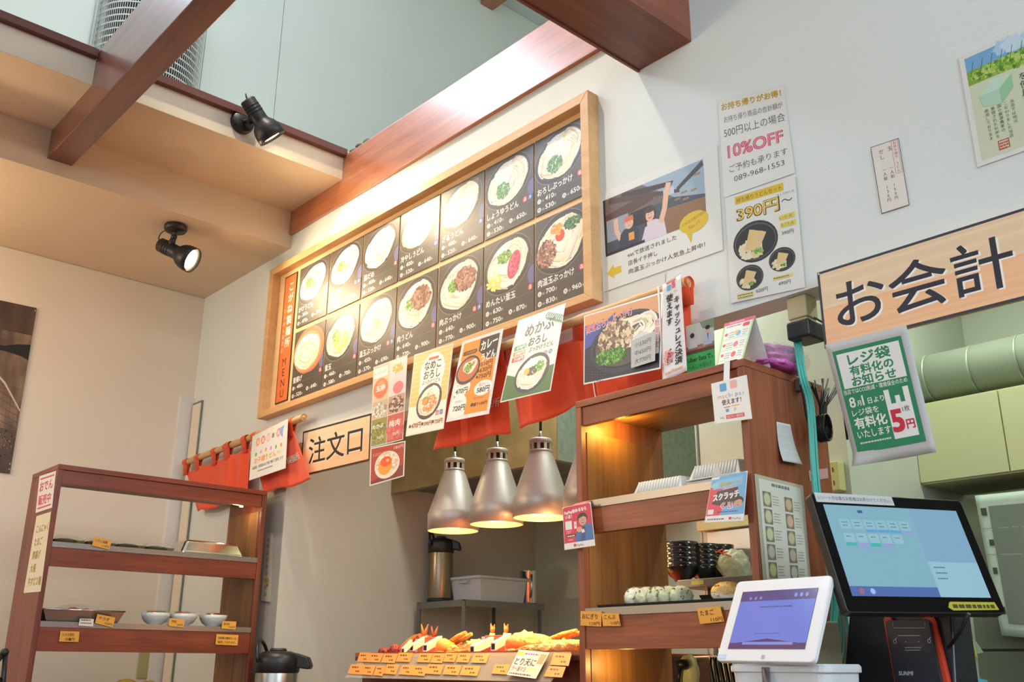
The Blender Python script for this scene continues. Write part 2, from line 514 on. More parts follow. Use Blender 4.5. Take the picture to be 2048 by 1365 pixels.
# clerestory window in the left wall
wf = MB()
for a in ((-1.8, 2.046, 5.08, 5.115), (-1.8, 2.046, 5.965, 6.0), (-1.8, -1.765, 5.115, 5.965), (2.011, 2.046, 5.115, 5.965), (0.88, 0.915, 5.115, 5.965)):
    wf.box(-4.86, -4.81, a[0], a[1], a[2], a[3])
win = struct('window_1', wf, trimw)
struct('pane', B(-4.90, -4.89, -1.78, 2.0, 5.1, 5.98), mat('sky_pane', C(240, 246, 255), 0.3, emit=C(226, 238, 255), estr=13), win)

wbk = struct('wall_back', MB().box(-4.826, -3.758, 2.1, 2.19, 0.0, 3.27).box(-3.758, 5.2, 2.1, 2.19, 2.21, 3.27).box(-1.66, 5.2, 2.1, 2.19, 3.27, 6.25), plaster_w)
struct('wall_right', B(5.1, 5.2, 2.19, 5.9, 0, 6.25), plaster)
struct('wall_front_upper', B(-4.93, 5.2, 5.9, 6.0, 0, 6.25), upper_w)
struct('ceiling', B(-4.95, 5.2, -4.0, 6.0, 6.252, 6.35), plaster_w)
ceil_w = mat('ceiling_warm_white', C(222, 202, 174), 0.85, bump=0.04, bscale=80)
struct('ceiling_low', B(-4.826, -3.906, -4.0, 2.1, 3.203, 3.5), ceil_w)
struct('ceiling_step', MB().box(-3.906, -3.455, -4.0, 2.1, 3.391, 3.5), [ceil_w])
struct('trim_7', B(-3.455, -3.453, -4.0, 2.083, 3.3915, 3.502), plaster)
struct('trim_1', MB().box(-3.46, -3.425, -4.0, 0.962, 3.503, 3.535).box(-3.46, -3.425, 1.065, 2.085, 3.503, 3.535), trimw)
struct('wall_kitchen_left', B(-3.80, -3.758, 2.19, 3.577, 0, 2.8), kitchen_w)
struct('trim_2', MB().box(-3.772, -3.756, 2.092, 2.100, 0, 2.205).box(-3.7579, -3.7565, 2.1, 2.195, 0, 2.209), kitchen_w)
struct('shade_board', MB().box(-3.99, -3.775, 2.0935, 2.0995, 0.101, 2.10), kitchen_w)  # added board, its darker colour stands for the shade on this wall strip
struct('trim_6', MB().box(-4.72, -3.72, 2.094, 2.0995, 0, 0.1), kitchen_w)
struct('wall_kitchen_back', B(-3.8, 5.1, 3.577, 3.65, 0, 2.8), kitchen_g)
struct('ceiling_kitchen', B(-3.8, 5.1, 2.19, 3.65, 2.8, 2.85), kitchen_g)
struct('wall_kitchen_partition', B(-1.95, -1.42, 2.62, 3.577, 0, 2.8), kitchen_g)
# door casing in the left corner
struct('trim_3', MB().box(-4.826, -4.80, 2.02, 2.10, 0, 2.63), mat('casing_white', C(226, 222, 216), 0.5))
struct('trim_4', MB().box(-4.80, -4.70, 2.088, 2.0995, 1.2, 2.60), mat('casing_glass', C(120, 128, 116), 0.25))
struct('trim_5', MB().box(-4.785, -4.70, 2.082, 2.0885, 1.2, 2.585), plaster)

# timbers
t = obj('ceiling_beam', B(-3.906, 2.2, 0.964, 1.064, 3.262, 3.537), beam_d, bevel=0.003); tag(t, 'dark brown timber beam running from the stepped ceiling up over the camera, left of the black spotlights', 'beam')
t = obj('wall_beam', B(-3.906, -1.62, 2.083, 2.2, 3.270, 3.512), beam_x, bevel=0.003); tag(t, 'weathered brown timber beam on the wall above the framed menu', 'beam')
mb = MB().box(-1.715, -1.506, -2.5, 2.1, 3.112, 3.75).box(-1.722, -1.712, -2.5, 2.1, 3.106, 3.74)
t = obj('roof_beam', mb, beam_y, bevel=0.002); tag(t, 'large boxed red-brown timber beam ending on the wall above the right end of the menu', 'beam')
t = obj('rafter', B(-4.826, 2.0, 4.03, 4.153, 6.137, 6.25), beam_x, bevel=0.003); tag(t, 'small dark rafter high under the roof at the top edge', 'beam')

# tall half round wire cage on the loft wall
gx, gy, gr = -4.821, 1.612, 0.285
cage = thing('wire_cage', 'tall half round grey wire mesh cage on the loft wall behind the long beam', 'grille', (gx, gy, 4.3))
def half(r, z): return [(gx + r * 0.85 * math.sin(PI * k / 16), gy - r * math.cos(PI * k / 16), z) for k in range(17)]
def rtop(z): return gr if z < 4.86 else gr * math.sqrt(max(0.02, 1 - ((z - 4.86) / 0.16) ** 2))
mb = MB()
prof = [3.9 + 0.06 * k for k in range(17)] + [4.9, 4.94, 4.98, 5.01]
mb.grid(lambda a, b: Vector(half(rtop(3.9 + 1.11 * b) - 0.03, 3.9 + 1.11 * b)[int(round(a * 16))]), 16, 22)
obj('lining', mb, mat('cage_lining', C(40, 40, 40), 0.7), cage)
wire = mat('cage_wire', C(222, 224, 218), 0.5, 0.3)
for k in range(21):
    z = 4.10 + 0.042 * k
    obj('ring_wire', MB().tube(half(rtop(z) * 1.008, z), 0.0045, 6), wire, cage)
mb = MB()
for k in range(1, 64):
    a = PI * k / 64
    pts = []
    for z in (4.05, 4.3, 4.6, 4.86, 4.9, 4.94, 4.98):
        r = rtop(z); pts.append((gx + r * 0.85 * math.sin(a), gy - r * math.cos(a), z))
    mb.tube(pts, 0.0018, 4, caps=False)
o = obj('bar', mb, wire, cage); o['kind'] = 'stuff'
mb = MB().tube([(gx + 0.012, 1.30, 4.2), (gx + 0.012, 1.31, 5.2)], 0.008, 8)
t = obj('wall_pipe', mb, mat('pipe_grey', C(190, 192, 188), 0.5)); tag(t, 'thin pale grey pipe on the loft wall just left of the wire cage', 'pipe')
# small junction at the end of the wall beam
mb = MB().ico((-3.35, 2.10, 3.525), (0.022, 0.018, 0.012), 2).ico((-3.30, 2.11, 3.528), (0.026, 0.02, 0.018), 2).tube([(-3.41, 2.09, 3.52), (-3.30, 2.11, 3.522)], 0.006, 6)
t = obj('cable_knot', mb, mat('dusty_grey', C(92, 98, 96), 0.7)); tag(t, 'small dusty grey cable knot at the left end of the wall beam', 'cable')

# ------------------------------------------------------------------ spotlights
def spotlight(label, base, bn, elbow, head, aim, lit):
    base = Vector(base); bn = Vector(bn).normalized(); head = Vector(head); aim = Vector(aim).normalized()
    t = thing('spotlight', label, 'lamp', base)
    q = bn.to_track_quat('Z', 'Y').to_matrix().to_4x4()
    M = Matrix.Translation(base) @ q
    obj('mounting_plate', MB().lathe([(0, 0), (0.049, 0), (0.051, 0.004), (0.051, 0.018), (0.045, 0.028), (0.0, 0.032)], 32, M), black_paint, t)
    e = Vector(elbow)
    obj('arm', MB().tube([base + bn * 0.025, e], 0.009, 10).ico(e, (0.015, 0.015, 0.015), 2).tube([e, head - aim * 0.02], [0.012, 0.02], 10), black_paint, t)
    q = aim.to_track_quat('Z', 'Y').to_matrix().to_4x4(); M = Matrix.Translation(head) @ q
    prof = [(0, -0.075), (0.029, -0.075), (0.033, -0.070), (0.033, 0.020), (0.036, 0.030), (0.050, 0.048), (0.058, 0.068), (0.060, 0.085), (0.060, 0.112),
            (0.056, 0.112), (0.056, 0.088), (0.052, 0.07), (0.044, 0.055), (0.0, 0.05)]
    hd = obj('lamp_head', MB().lathe(prof, 32, M), black_paint, t)
    mb = MB()
    for k in range(3):
        z = -0.045 + 0.014 * k
        mb.lathe([(0.0325, z), (0.0345, z), (0.0345, z + 0.004), (0.0325, z + 0.004)], 24, M)
    obj('cooling_rib', mb, black_paint, hd)
    obj('bulb', MB().lathe([(0, 0.052), (0.02, 0.052), (0.040, 0.075), (0.046, 0.098), (0.038, 0.1035), (0.0, 0.106)], 28, M), lit, t)
    h0 = M @ Vector((0, 0, -0.072)); c1 = h0 - aim * .05 + Vector((0, 0, .05)); c2 = e + bn * -.01 + Vector((0, 0, .055))
    obj('cord', MB().tube([h0 * (1 - q) ** 3 + c1 * 3 * q * (1 - q) ** 2 + c2 * 3 * q * q * (1 - q) + e * q ** 3 for q in [k / 12 for k in range(13)]], 0.0026, 6), black_m, t)
    return t
bulb_m = mat('lamp_bulb_glow', C(255, 240, 210), 0.3, emit=C(255, 226, 170), estr=22)
spotlight('lit black spotlight with flared hood hanging under the low ceiling', (-4.034, 1.58, 3.2), (0, 0, -1), at(348, 474, 'y', 1.585), at(346, 502, 'y', 1.60), (0.65, 0.61, -0.46), bulb_m)
spotlight('black spotlight with round wall plate fixed to the stepped ceiling edge', (-3.455, 1.575, 3.475), (1, 0, 0), at(500, 244, 'x', -3.385), at(515, 231, 'x', -3.35), (0.05, 0.62, -0.68), bulb_m)
# poster on the left wall: noodle strainer, black and white
q = [at(-60, 588, 'x', -4.818), at(73.5, 616.5, 'x', -4.818), at(20, 948, 'x', -4.818), at(-110, 930, 'x', -4.818)]
o, c = paper('wall_poster', 'large dark sepia photo poster on the left wall, cut by the photo edge', 'poster', q, 0.5, 0.82, mat('poster_dark', C(58, 46, 38), 0.35), th=0.006)
W_, H_ = 0.5, 0.82
BRN = lambda k: C(int(60 + 150 * k), int(46 + 125 * k), int(36 + 100 * k))
for i in range(26):
    for j in range(40):
        u, v = W_ * i / 26, H_ * j / 40
        n = noise.noise(Vector((i * 0.11, j * 0.06, 3.1))) * 0.5 + 0.42 + 0.3 * noise.noise(Vector((i * 0.31, j * 0.25, 8)))
        if v < 0.2: n *= 0.35 + v * 1.5
        if v > 0.66: n = 0.12 + 0.3 * (v - .66) + .2 * noise.noise(Vector((i * .2, j * .1, 1)))
        c.rect(u, v, u + W_ / 26, v + H_ / 40, BRN(max(0, min(1, n)))); c.k -= 1
c.k += 2
c.poly([(0, 0.60), (0.30, 0.60), (0.40, 0.62), (0.5, 0.63), (0.5, 0.55), (0.44, 0.565), (0.3, 0.575), (0, 0.57)], C(26, 22, 20))
for k in range(9): c.stroke([(0.0, 0.46 - 0.03 * k), (0.25, 0.40 - 0.035 * k), (0.5, 0.33 - 0.03 * k)], 0.0022, C(70, 56, 44))
for k in range(14): c.stroke([(0.03 * k + .05, 0.48 - .01 * k), (0.03 * k + 0.09, 0.1)], 0.0018, C(84, 68, 54))
c.stroke([(0.2, 0.5), (0.35, 0.42), (0.5, 0.3)], 0.012, C(206, 186, 158))
c.scat(0.3, 0.12, 0.2, 0.1, 120, 0.012, [C(30, 26, 24), C(150, 132, 110), C(90, 74, 60)], seed=3)
for u, v in ((0.49, 0.805), (0.488, 0.02), (0.487, 0.045)): c.ell(u, v, 0.004, 0.004, C(220, 214, 204), n=10)
c.done(o)

# ------------------------------------------------------------------ framed menu
fr = wood('menu_frame_wood', C(206, 158, 104), C(226, 182, 128), 'x', 0.45, 30, bump=0.04)
MX0, MX1, MZ0, MZ1, MY = -4.006, -1.898, 2.368, 3.108, 2.052
menu = thing('menu_board', 'long framed noodle menu of fourteen photo panels on the wall below the beam', 'menu board', ((MX0 + MX1) / 2, 2.1, MZ0))
bw = 0.036
def rail(pts): return MB().prism([(x, 2.0995, z) for x, z in pts], (0, MY - 2.0995, 0))
a, b_, c_, d = (MX0, MZ0), (MX1, MZ0), (MX1, MZ1), (MX0, MZ1)
ai, bi, ci, di = (MX0 + bw, MZ0 + bw - 0.008), (MX1 - bw, MZ0 + bw - 0.008), (MX1 - bw, MZ1 - bw), (MX0 + bw, MZ1 - bw)
for pts in ((a, b_, bi, ai), (b_, c_, ci, bi), (c_, d, di, ci), (d, a, ai, di)):
    obj('frame_rail', rail(pts), fr, menu, bevel=0.0015)
obj('backing_board', B(MX0 + bw - .004, MX1 - bw + .004, 2.092, 2.0998, MZ0 + bw - .012, MZ1 - bw + .004), wood('menu_backing', C(232, 192, 138), C(242, 206, 156), 'x', 0.5, 30, bump=0.02), menu)
panel_m = mat('menu_panel_dark', C(74, 64, 56), 0.42, spec=0.9)
ink_gl = print_mat('print_glossy', 0.40, 0.6, coat=0.08)
ink_menu = print_mat('print_menu', 0.44, 0.9)
NOO = [C(208, 190, 150), C(246, 240, 220), C(238, 230, 204), C(250, 246, 232), C(228, 216, 184), C(242, 234, 212)]
GRN = [C(92, 150, 44), C(120, 176, 60), C(64, 122, 36), C(150, 196, 90)]
MEAT = [C(150, 98, 78), C(176, 124, 104), C(120, 74, 58), C(194, 146, 124), C(104, 62, 46)]
def bowl_art(c, cu, cv, ru, rv, kind, seed=0, rot=0.35, rim=None, dark=C(40, 36, 36)):
    rim = rim or C(120, 112, 108)
    c.ell(cu, cv, ru, rv, rim, rot); c.ell(cu, cv, ru * .975, rv * .97, dark, rot); c.ell(cu, cv + rv * .02, ru * .9, rv * .88, C(66, 58, 54), rot)
    nr = ru * .84
    c.ell(cu, cv, nr * 0.95, rv * .80, NOO[3], rot)
    c.noodles(cu, cv, nr, rv * .86, 90, ru * 0.06, NOO, rot, seed)
    g = ru
    if 'onion' in kind:
        c.scat(cu - g * .25, cv + rv * .05, g * .24, rv * .24, 60, g * .075, GRN, seed=seed)
    if 'ginger' in kind: c.scat(cu + g * .05, cv - rv * .12, g * .2, rv * .2, 26, g * .08, [C(226, 196, 110), C(236, 212, 140)], seed=seed)
    if 'meat' in kind: c.scat(cu + g * .28, cv + rv * .16, g * .46, rv * .42, 190, g * .13, MEAT, seed=seed)
    if 'mince' in kind: c.scat(cu - g * .52, cv - rv * .25, g * .34, rv * .45, 130, g * .1, MEAT, seed=seed)
    if 'yolk' in kind:
        c.ell(cu - g * .02, cv + rv * .22, g * .17, rv * .2, C(226, 70, 34)); c.ell(cu - g * .06, cv + rv * .28, g * .05, rv * .05, C(248, 180, 150))
    if 'orange' in kind: c.scat(cu - g * .15, cv + rv * .5, g * .22, rv * .16, 50, g * .08, [C(222, 150, 60), C(236, 172, 84)], seed=seed)
    if 'topgreen' in kind: c.scat(cu + g * .42, cv + rv * .48, g * .3, rv * .2, 70, g * .08, [C(52, 110, 60), C(84, 144, 80), C(38, 90, 50)], seed=seed)
    if 'cod' in kind:
        c.ell(cu + g * .28, cv - rv * .1, g * .24, rv * .5, C(206, 60, 96), -.35); c.scat(cu + g * .28, cv - rv * .1, g * .2, rv * .4, 60, g * .08, [C(220, 84, 116), C(190, 48, 84), C(232, 112, 136)], seed=seed)
        c.scat(cu - g * .1, cv + rv * .3, g * .28, rv * .22, 60, g * .08, GRN, seed=seed + 1)
        c.scat(cu - g * .5, cv - rv * .5, g * .3, rv * .25, 40, g * .1, [C(240, 214, 90), C(248, 232, 150)], seed=seed + 2)
    if 'egg' in kind: c.scat(cu + g * .05, cv - rv * .25, g * .45, rv * .4, 46, g * .12, [C(240, 206, 84), C(248, 226, 130)], seed=seed)
    if 'daikon' in kind:
        c.ell(cu - g * .15, cv + rv * .45, g * .42, rv * .36, C(238, 240, 232), .3); c.scat(cu - g * .15, cv + rv * .45, g * .38, rv * .32, 40, g * .1, [C(246, 248, 242), C(226, 230, 222)], seed=seed)
    if 'lemon' in kind: c.poly([(cu + g * .1, cv + rv * .85), (cu + g * .26, cv + rv * .7), (cu + g * .18, cv + rv * .38)], C(226, 222, 120))
    if 'lowgreen' in kind: c.scat(cu - g * .18, cv - rv * .3, g * .28, rv * .34, 90, g * .08, [C(92, 150, 90), C(70, 128, 70), C(130, 176, 120)], seed=seed)
    if 'tub' in kind: pass
ROWS = [[('かけうどん', '温', '350', '470', '590', 'onion ginger'), ('ぶっかけ', '温冷', '390', '510', '630', 'onion ginger'), ('湯だめ', '温', '400', '520', '640', ''),
         ('冷やしうどん', '冷', '400', '520', '640', ''), ('ざるうどん', '冷', '400', '520', '640', 'zaru'), ('しょうゆうどん', '温冷', '410', '530', '650', 'daikon lowgreen'),
         ('おろしぶっかけ', '温冷', '410', '530', '650', 'daikon lemon lowgreen')],
        [('釜揚げ', '温', '400', '520', '640', 'tub'), ('釜玉', '温', '460', '580', '700', 'onion egg'), ('温玉ぶっかけ', '温冷', '450', '570', '690', 'ginger'),
         ('肉うどん', '温', '640', '770', '900', 'onion meat'), ('肉ぶっかけ', '温冷', '640', '770', '900', 'onion meat'), ('めんたい釜玉', '温', '630', '750', '870', 'cod'),
         ('肉温玉ぶっかけ', '温冷', '700', '830', '960', 'mince yolk orange topgreen')]]
CX = [-3.776, -3.5115, -3.2475, -2.9835, -2.717, -2.4525, -2.188]
PW = 0.2565
RED, BLU = C(206, 40, 66), C(48, 92, 176)
for r, (z0, z1) in enumerate(((2.757, 3.049), (2.412, 2.735))):
    for i, x in enumerate(CX):
        nm, ic, p1, p2, p3, kind = ROWS[r][i]
        h = z1 - z0
        p = obj('menu_panel', B(x, x + PW, 2.0885, 2.092, z0, z1), panel_m, menu)
        y_ = 2.0885
        c = Canvas(PW, h, (lambda X, Z: (lambda u, v, z: Vector((X + u, 2.0885 - z, Z + v))))(x, z0))
        c.ell(PW * 1.0, h * .42, PW * .12, h * .12, C(96, 98, 150), 0.3)
        ccu, ccv, ru, rv = PW * .47, h * .665, PW * .50, h * .325
        if 'tub' in kind:
            c.ell(ccu + .01, ccv, PW * .5, h * .34, C(196, 118, 76)); c.ell(ccu - .004, ccv - .004, PW * .45, h * .29, C(222, 150, 106)); c.ell(ccu - .006, ccv - .006, PW * .4, h * .25, NOO[3])
            c.noodles(ccu - .006, ccv - .006, PW * .4, h * .25, 90, 0.0075, NOO, 0.2, i)
        elif 'zaru' in kind:
            bowl_art(c, ccu, ccv, ru, rv, '', seed=i)
            for k in range(12): c.stroke([(ccu + .0, ccv + rv * .8 - k * .008), (ccu + ru * .8, ccv + rv * .8 - k * .008)], 0.002, C(214, 196, 150))
            c.noodles(ccu - .01, ccv - .02, ru * .75, rv * .6, 60, 0.0075, NOO, 0.2, i)
        else:
            bowl_art(c, ccu, ccv, ru, rv, kind, seed=i + 10 * r)
        c.rect(0, 0, PW, h * .335, C(66, 58, 52))
        c.rect(0, h * .235, PW, h * .238, C(120, 112, 104))
        wn = min(len(nm) * 0.0235, 0.155)
        c.text(nm, 0.012, h * .255, 0.029, WHITE, bold=0.02, width=wn * 1.08)
        for k, ch in enumerate(ic):
            cx = PW - 0.018 - 0.026 * (len(ic) - 1 - k)
            c.ell(cx, h * .30, 0.0115, 0.0115, RED if ch == '温' else BLU, n=18); c.text(ch, cx, h * .30 - 0.0055, 0.0155, WHITE, 'c', bold=0.01)
        for (ch, n1, pr, u, v) in (('小', '1玉', p1, 0.020, h * .155), ('中', '2玉', p2, 0.020, h * .045), ('大', '3玉', p3, 0.140, h * .085)):
            c.ell(u, v + .006, 0.0092, 0.0092, C(226, 224, 220), n=18); c.text(ch, u, v + 0.001, 0.0125, C(50, 44, 40), 'c', bold=0.01)
            c.text(n1, u + 0.012, v + 0.001, 0.0085, WHITE)
            c.text(pr, u + 0.030, v, 0.0245, WHITE, bold=0.02, width=0.040); c.text('円', u + 0.0715, v, 0.0115, WHITE)
        c.done(p, ink_menu)
p = obj('title_panel', B(-3.914, -3.803, 2.0885, 2.092, 2.424, 3.049), mat('menu_title_dark', C(52, 34, 26), 0.4), menu)
c = Canvas(0.111, 0.625, lambda u, v, z: Vector((-3.914 + u, 2.0885 - z, 2.424 + v)))
c.rect(0.006, 0.006, 0.105, 0.619, C(232, 116, 56))
c.text('こがね製麺所', 0.066, 0.545, 0.048, C(250, 244, 232), bold=0.02, vert=True, pitch=1.16)
c.text('ひろめん最初店', 0.024, 0.44, 0.024, C(250, 210, 184), vert=True, pitch=1.35)
for k, ch in enumerate('MENU'): c.text(ch, 0.054, 0.175 - 0.050 * k, 0.052, C(60, 30, 20), 'c')
c.done(p, ink_gl)

# ------------------------------------------------------------------ sheets and signs on the menu wall
lam = mat('laminate', C(228, 230, 226), 0.22, spec=0.6, coat=0.4)
lam_clear = mat('laminate_clear_edge', C(214, 216, 210), 0.2, spec=0.7)
YW = 2.0975
def pq(pts, y, y2=None):
    ys = [y, y, y2 or y, y2 or y]
    return [at(p[0], p[1], 'y', k) for p, k in zip(pts, ys)]
GOLD, DK, PINK = C(206, 166, 20), C(84, 80, 84), C(214, 86, 112)
# takeout discount notice
o, c = paper('notice_poster', 'laminated white takeout notice reading 10%OFF with gold top line', 'poster', pq([(1436, 200), (1566, 169), (1590, 346), (1448, 396)], YW), .21, .297, lam)
c.text('お持ち帰りがお得！', .105, .262, .024, C(120, 96, 20), 'c', .03, .19); c.text('お持ち帰りがお得！', .105, .2625, .024, GOLD, 'c', .015, .19)
c.text('お持ち帰り商品の合計額が', .108, .222, .022, DK, 'c', 0, .185)
c.text('500円以上の場合', .108, .178, .031, DK, 'c', 0, .19)
c.text('10%OFF', .106, .112, .052, C(150, 60, 80), 'c', .04, .168); c.text('10%OFF', .106, .112, .052, C(232, 120, 140), 'c', .008, .166)
c.text('ご予約も承ります', .110, .068, .025, DK, 'c', 0, .175)
c.text('089-968-1553', .110, .036, .024, DK, 'c', 0, .15)
c.done(o, ink_gl)
o, c = paper('price_poster', 'laminated white poster with three takeout bowls under 390円 in gold', 'poster', pq([(1450, 396), (1590, 352), (1610, 575), (1462, 607)], YW - .001), .21, .32, lam)
c.rect(.03, .288, .175, .312, C(220, 186, 30)); c.text('持ち帰りうどんセット', .102, .293, .016, C(70, 60, 40), 'c', 0, .135)
c.text('きょうかけ 冷', .155, .276, .008, DK); 
c.text('390円', .034, .238, .046, C(60, 56, 60), 'l', .06, .125); c.text('390円', .036, .239, .045, C(238, 196, 60), 'l', .01, .121); c.text('～', .166, .245, .034, C(60, 56, 60))
def tempura_bowl(c, u, v, r, seed):
    c.ell(u, v, r, r * .92, C(36, 40, 44)); c.ell(u, v, r * .93, r * .82, C(80, 88, 92)); c.ell(u, v - .001, r * .88, r * .76, C(34, 38, 42))
    c.scat(u - r * .2, v - r * .3, r * .5, r * .35, 30, r * .3, [C(220, 206, 160), C(232, 222, 190)], seed=seed)
    for k in range(3):
        a = .5 + .5 * k; c.stroke([(u - r * .35 + k * r * .2, v - r * .3), (u - r * .1 + k * r * .25, v + r * .55 - k * r * .1)], r * .26, C(222, 196, 130 + 10 * k))
    c.scat(u + r * .1, v - r * .45, r * .2, r * .12, 14, r * .12, GRN, seed=seed)
tempura_bowl(c, .083, .163, .066, 1)
tempura_bowl(c, .060, .062, .040, 2); tempura_bowl(c, .155, .092, .037, 3)
for (u, v, t_) in ((.158, .206, 'いか天'), (.160, .184, 'ちくわ天')): c.rect(u - .002, v - .003, u + .042, v + .012, C(224, 206, 90)); c.text(t_, u, v, .010, DK, 'l', 0, .036)
c.text('390円', .160, .160, .014, DK)
c.rect(.020, .006, .068, .022, C(224, 214, 130)); c.lines(.022, .015, .044, 2, .004, DK, .007, 3)
c.text('620円', .076, .014, .014, DK); c.rect(.126, .038, .180, .048, C(224, 214, 130)); c.lines(.128, .041, .050, 1, .004, DK, seed=5); c.text('490円', .140, .020, .014, DK)
c.done(o, ink_gl)
# thin price strip
o, c = paper('price_slip', 'narrow vertical price slip with thin black edge taped high on the white wall', 'sign', pq([(1741, 295), (1797, 276), (1819, 410), (1763, 428)], YW), .075, .185, mat('slip_paper', C(226, 222, 216), .5))
c.ring(0, 0, .075, .185, .0014, C(30, 30, 40)); c.ring(.054, .092, .071, .182, .0008, C(200, 60, 90))
c.text('お持ち帰り うどん', .0625, .172, .0088, C(190, 50, 80), vert=True, pitch=1.08)
c.text('玉', .043, .160, .013, DK); c.k += 1
c.text('一人前 130円', .045, .108, .0105, C(50, 48, 50), vert=True, pitch=1.12)
c.text('だし', .026, .158, .013, DK, vert=True, pitch=1.2); c.text('一人前 130円', .026, .108, .0105, C(50, 48, 50), vert=True, pitch=1.12)
c.done(o)
# TV capture poster
qe = pq([(1196, 392), (1434, 290), (1446, 500), (1206, 585)], YW)
o, c = paper('tv_photo_poster', 'laminated white poster with a wide photo of two people raising hands', 'poster', qe, .46, .36, lam)
c.rect(.020, .122, .410, .332, C(70, 78, 92))
c.rect(.020, .240, .410, .332, C(110, 96, 90)); c.poly([(.18, .332), (.41, .332), (.41, .21), (.30, .24)], C(150, 172, 190))
c.poly([(.02, .27), (.22, .30), (.22, .262), (.02, .23)], C(92, 62, 52)); c.poly([(.10, .332), (.30, .30), (.29, .285), (.09, .31)], C(60, 44, 42))
c.poly([(.05, .332), (.32, .262), (.32, .25), (.04, .31)], C(84, 58, 50)); c.rect(.26, .255, .30, .28, C(190, 204, 214))
c.poly([(.31, .27), (.405, .33), (.41, .31), (.31, .255)], C(56, 58, 60))
for (u, v) in ((.325, .24), (.36, .235), (.30, .225), (.375, .285), (.33, .215)): c.rect(u, v, u + .022, v + .007, C(150, 120, 76))
c.rect(.03, .17, .12, .25, C(150, 160, 178)); c.rect(.13, .19, .20, .245, C(44, 42, 48)); c.poly([(.26, .122), (.41, .122), (.41, .20), (.26, .21)], C(140, 104, 72))
SK = C(226, 184, 160)
c.stroke([(.085, .165), (.070, .20), (.068, .245)], .018, SK); c.poly([(.075, .122), (.155, .122), (.160, .175), (.140, .195), (.10, .195), (.085, .18)], C(54, 62, 80)); c.ell(.122, .212, .017, .021, SK); c.poly([(.103, .218), (.106, .236), (.138, .238), (.141, .220)], C(216, 110, 70)); c.rect(.118, .148, .140, .176, C(230, 160, 70))
c.ell(.205, .212, .024, .034, C(70, 50, 46)); c.poly([(.165, .122), (.265, .122), (.258, .175), (.225, .19), (.19, .19)], C(214, 206, 220)); c.poly([(.182, .175), (.182, .215), (.192, .225), (.192, .175)], C(70, 50, 46)); c.ell(.205, .210, .0165, .022, SK); c.stroke([(.198, .203), (.205, .200), (.212, .203)], .003, C(190, 80, 80))
c.ell(.205, .230, .019, .010, C(76, 54, 48)); c.ell(.199, .214, .0022, .0014, C(40, 30, 30), n=8); c.ell(.211, .214, .0022, .0014, C(40, 30, 30), n=8); c.ell(.117, .214, .002, .0013, C(40, 30, 30), n=8); c.ell(.127, .214, .002, .0013, C(40, 30, 30), n=8); c.stroke([(.117, .204), (.122, .2025), (.127, .204)], .0016, C(170, 80, 80)); c.stroke([(.245, .170), (.262, .215), (.270, .262), (.282, .300)], .020, SK)
c.rect(.020, .122, .026, .332, C(24, 24, 28)); c.rect(.020, .122, .18, .132, C(40, 40, 46))
c.ell(.365, .128, .052, .036, C(214, 184, 40)); c.poly([(.335, .10), (.352, .06), (.358, .098)], C(214, 184, 40))
c.text('只今注文数圧倒的', .365, .134, .012, C(110, 90, 20), 'c', 0, .085, .25); c.text('No.1!!', .368, .112, .017, C(180, 70, 40), 'c', 0, .04, .25)
c.text('eatで放送されました', .11, .092, .019, C(50, 50, 54), 'l', 0, .19)
c.text('店長イチ押し', .11, .062, .019, C(50, 50, 54), 'l', 0, .115); c.text('肉温玉ぶっかけ人気急上昇中！', .11, .032, .019, C(50, 50, 54), 'l', 0, .29)
c.poly([(.022, .060), (.050, .085), (.050, .072), (.080, .072), (.080, .048), (.050, .048), (.050, .035)], C(222, 190, 50))
c.done(o, ink_gl)
# tofu / green field poster at the right edge
o, c = paper('field_poster', 'laminated pale green poster with grass field and blue sky, cut by the right edge', 'poster', [at(1917, 115, 'y', YW), at(1917, 115, 'y', YW) + Vector((.30, 0, .004)), at(1955, 335, 'y', YW) + Vector((.30, 0, 0)), at(1955, 335, 'y', YW)], .3, .30, lam)
c.rect(.012, .012, .3, .288, C(206, 216, 188)); c.rect(.012, .235, .3, .288, C(116, 172, 216)); 
c.scat(.2, .275, .12, .014, 60, .03, [C(170, 206, 232), C(196, 220, 236)], seed=3)
c.rect(.012, .212, .3, .250, C(128, 172, 60)); c.scat(.15, .232, .135, .018, 260, .012, [C(120, 168, 50), C(160, 196, 80), C(84, 136, 44), C(186, 210, 110)], seed=4)
for k in range(7): c.stroke([(.02 + .022 * k, .235), (.03 + .022 * k, .272)], .0012, C(70, 110, 50))
c.poly([(.03, .175), (.06, .205), (.105, .200), (.105, .165), (.075, .135), (.035, .145)], C(178, 214, 190)); c.poly([(.075, .135), (.105, .165), (.105, .20), (.075, .175)], C(150, 204, 160)); c.poly([(.03, .175), (.06, .205), (.105, .200), (.075, .175)], C(196, 224, 206))
c.text('を使用しています', .128, .175, .021, C(50, 70, 50), vert=True, pitch=1.0)
for k, x in enumerate((.040, .054, .068, .082, .096)): c.text(('使用しております', '管理されたお米を', '国の厳選農家の', 'こだわりました当店', '当店では地元')[k], x, .128, .0095, C(90, 110, 90), vert=True, pitch=1.1)
c.ring(.052, .022, .076, .046, .002, C(206, 70, 50)); c.lines(.055, .036, .018, 3, .005, C(206, 70, 50), .007, 2)
c.done(o, ink_gl)
# blank laminated strips taped by the menu
for pts, lb in (([(1206, 590), (1330, 545), (1330, 585), (1206, 628)], 'faint blank clear sheet taped low on the wall right of the menu'),):
    o, c = paper('clear_sheet', lb, 'sheet', pq(pts, YW), .3, .09, mat('faint_sheet', C(218, 221, 215), .3))
for (a, b) in (((1200, 400), (1240, 372)), ((1425, 420), (1438, 436)), ((1586, 318), (1598, 330)), ((1438, 380), (1450, 392))):
    pass

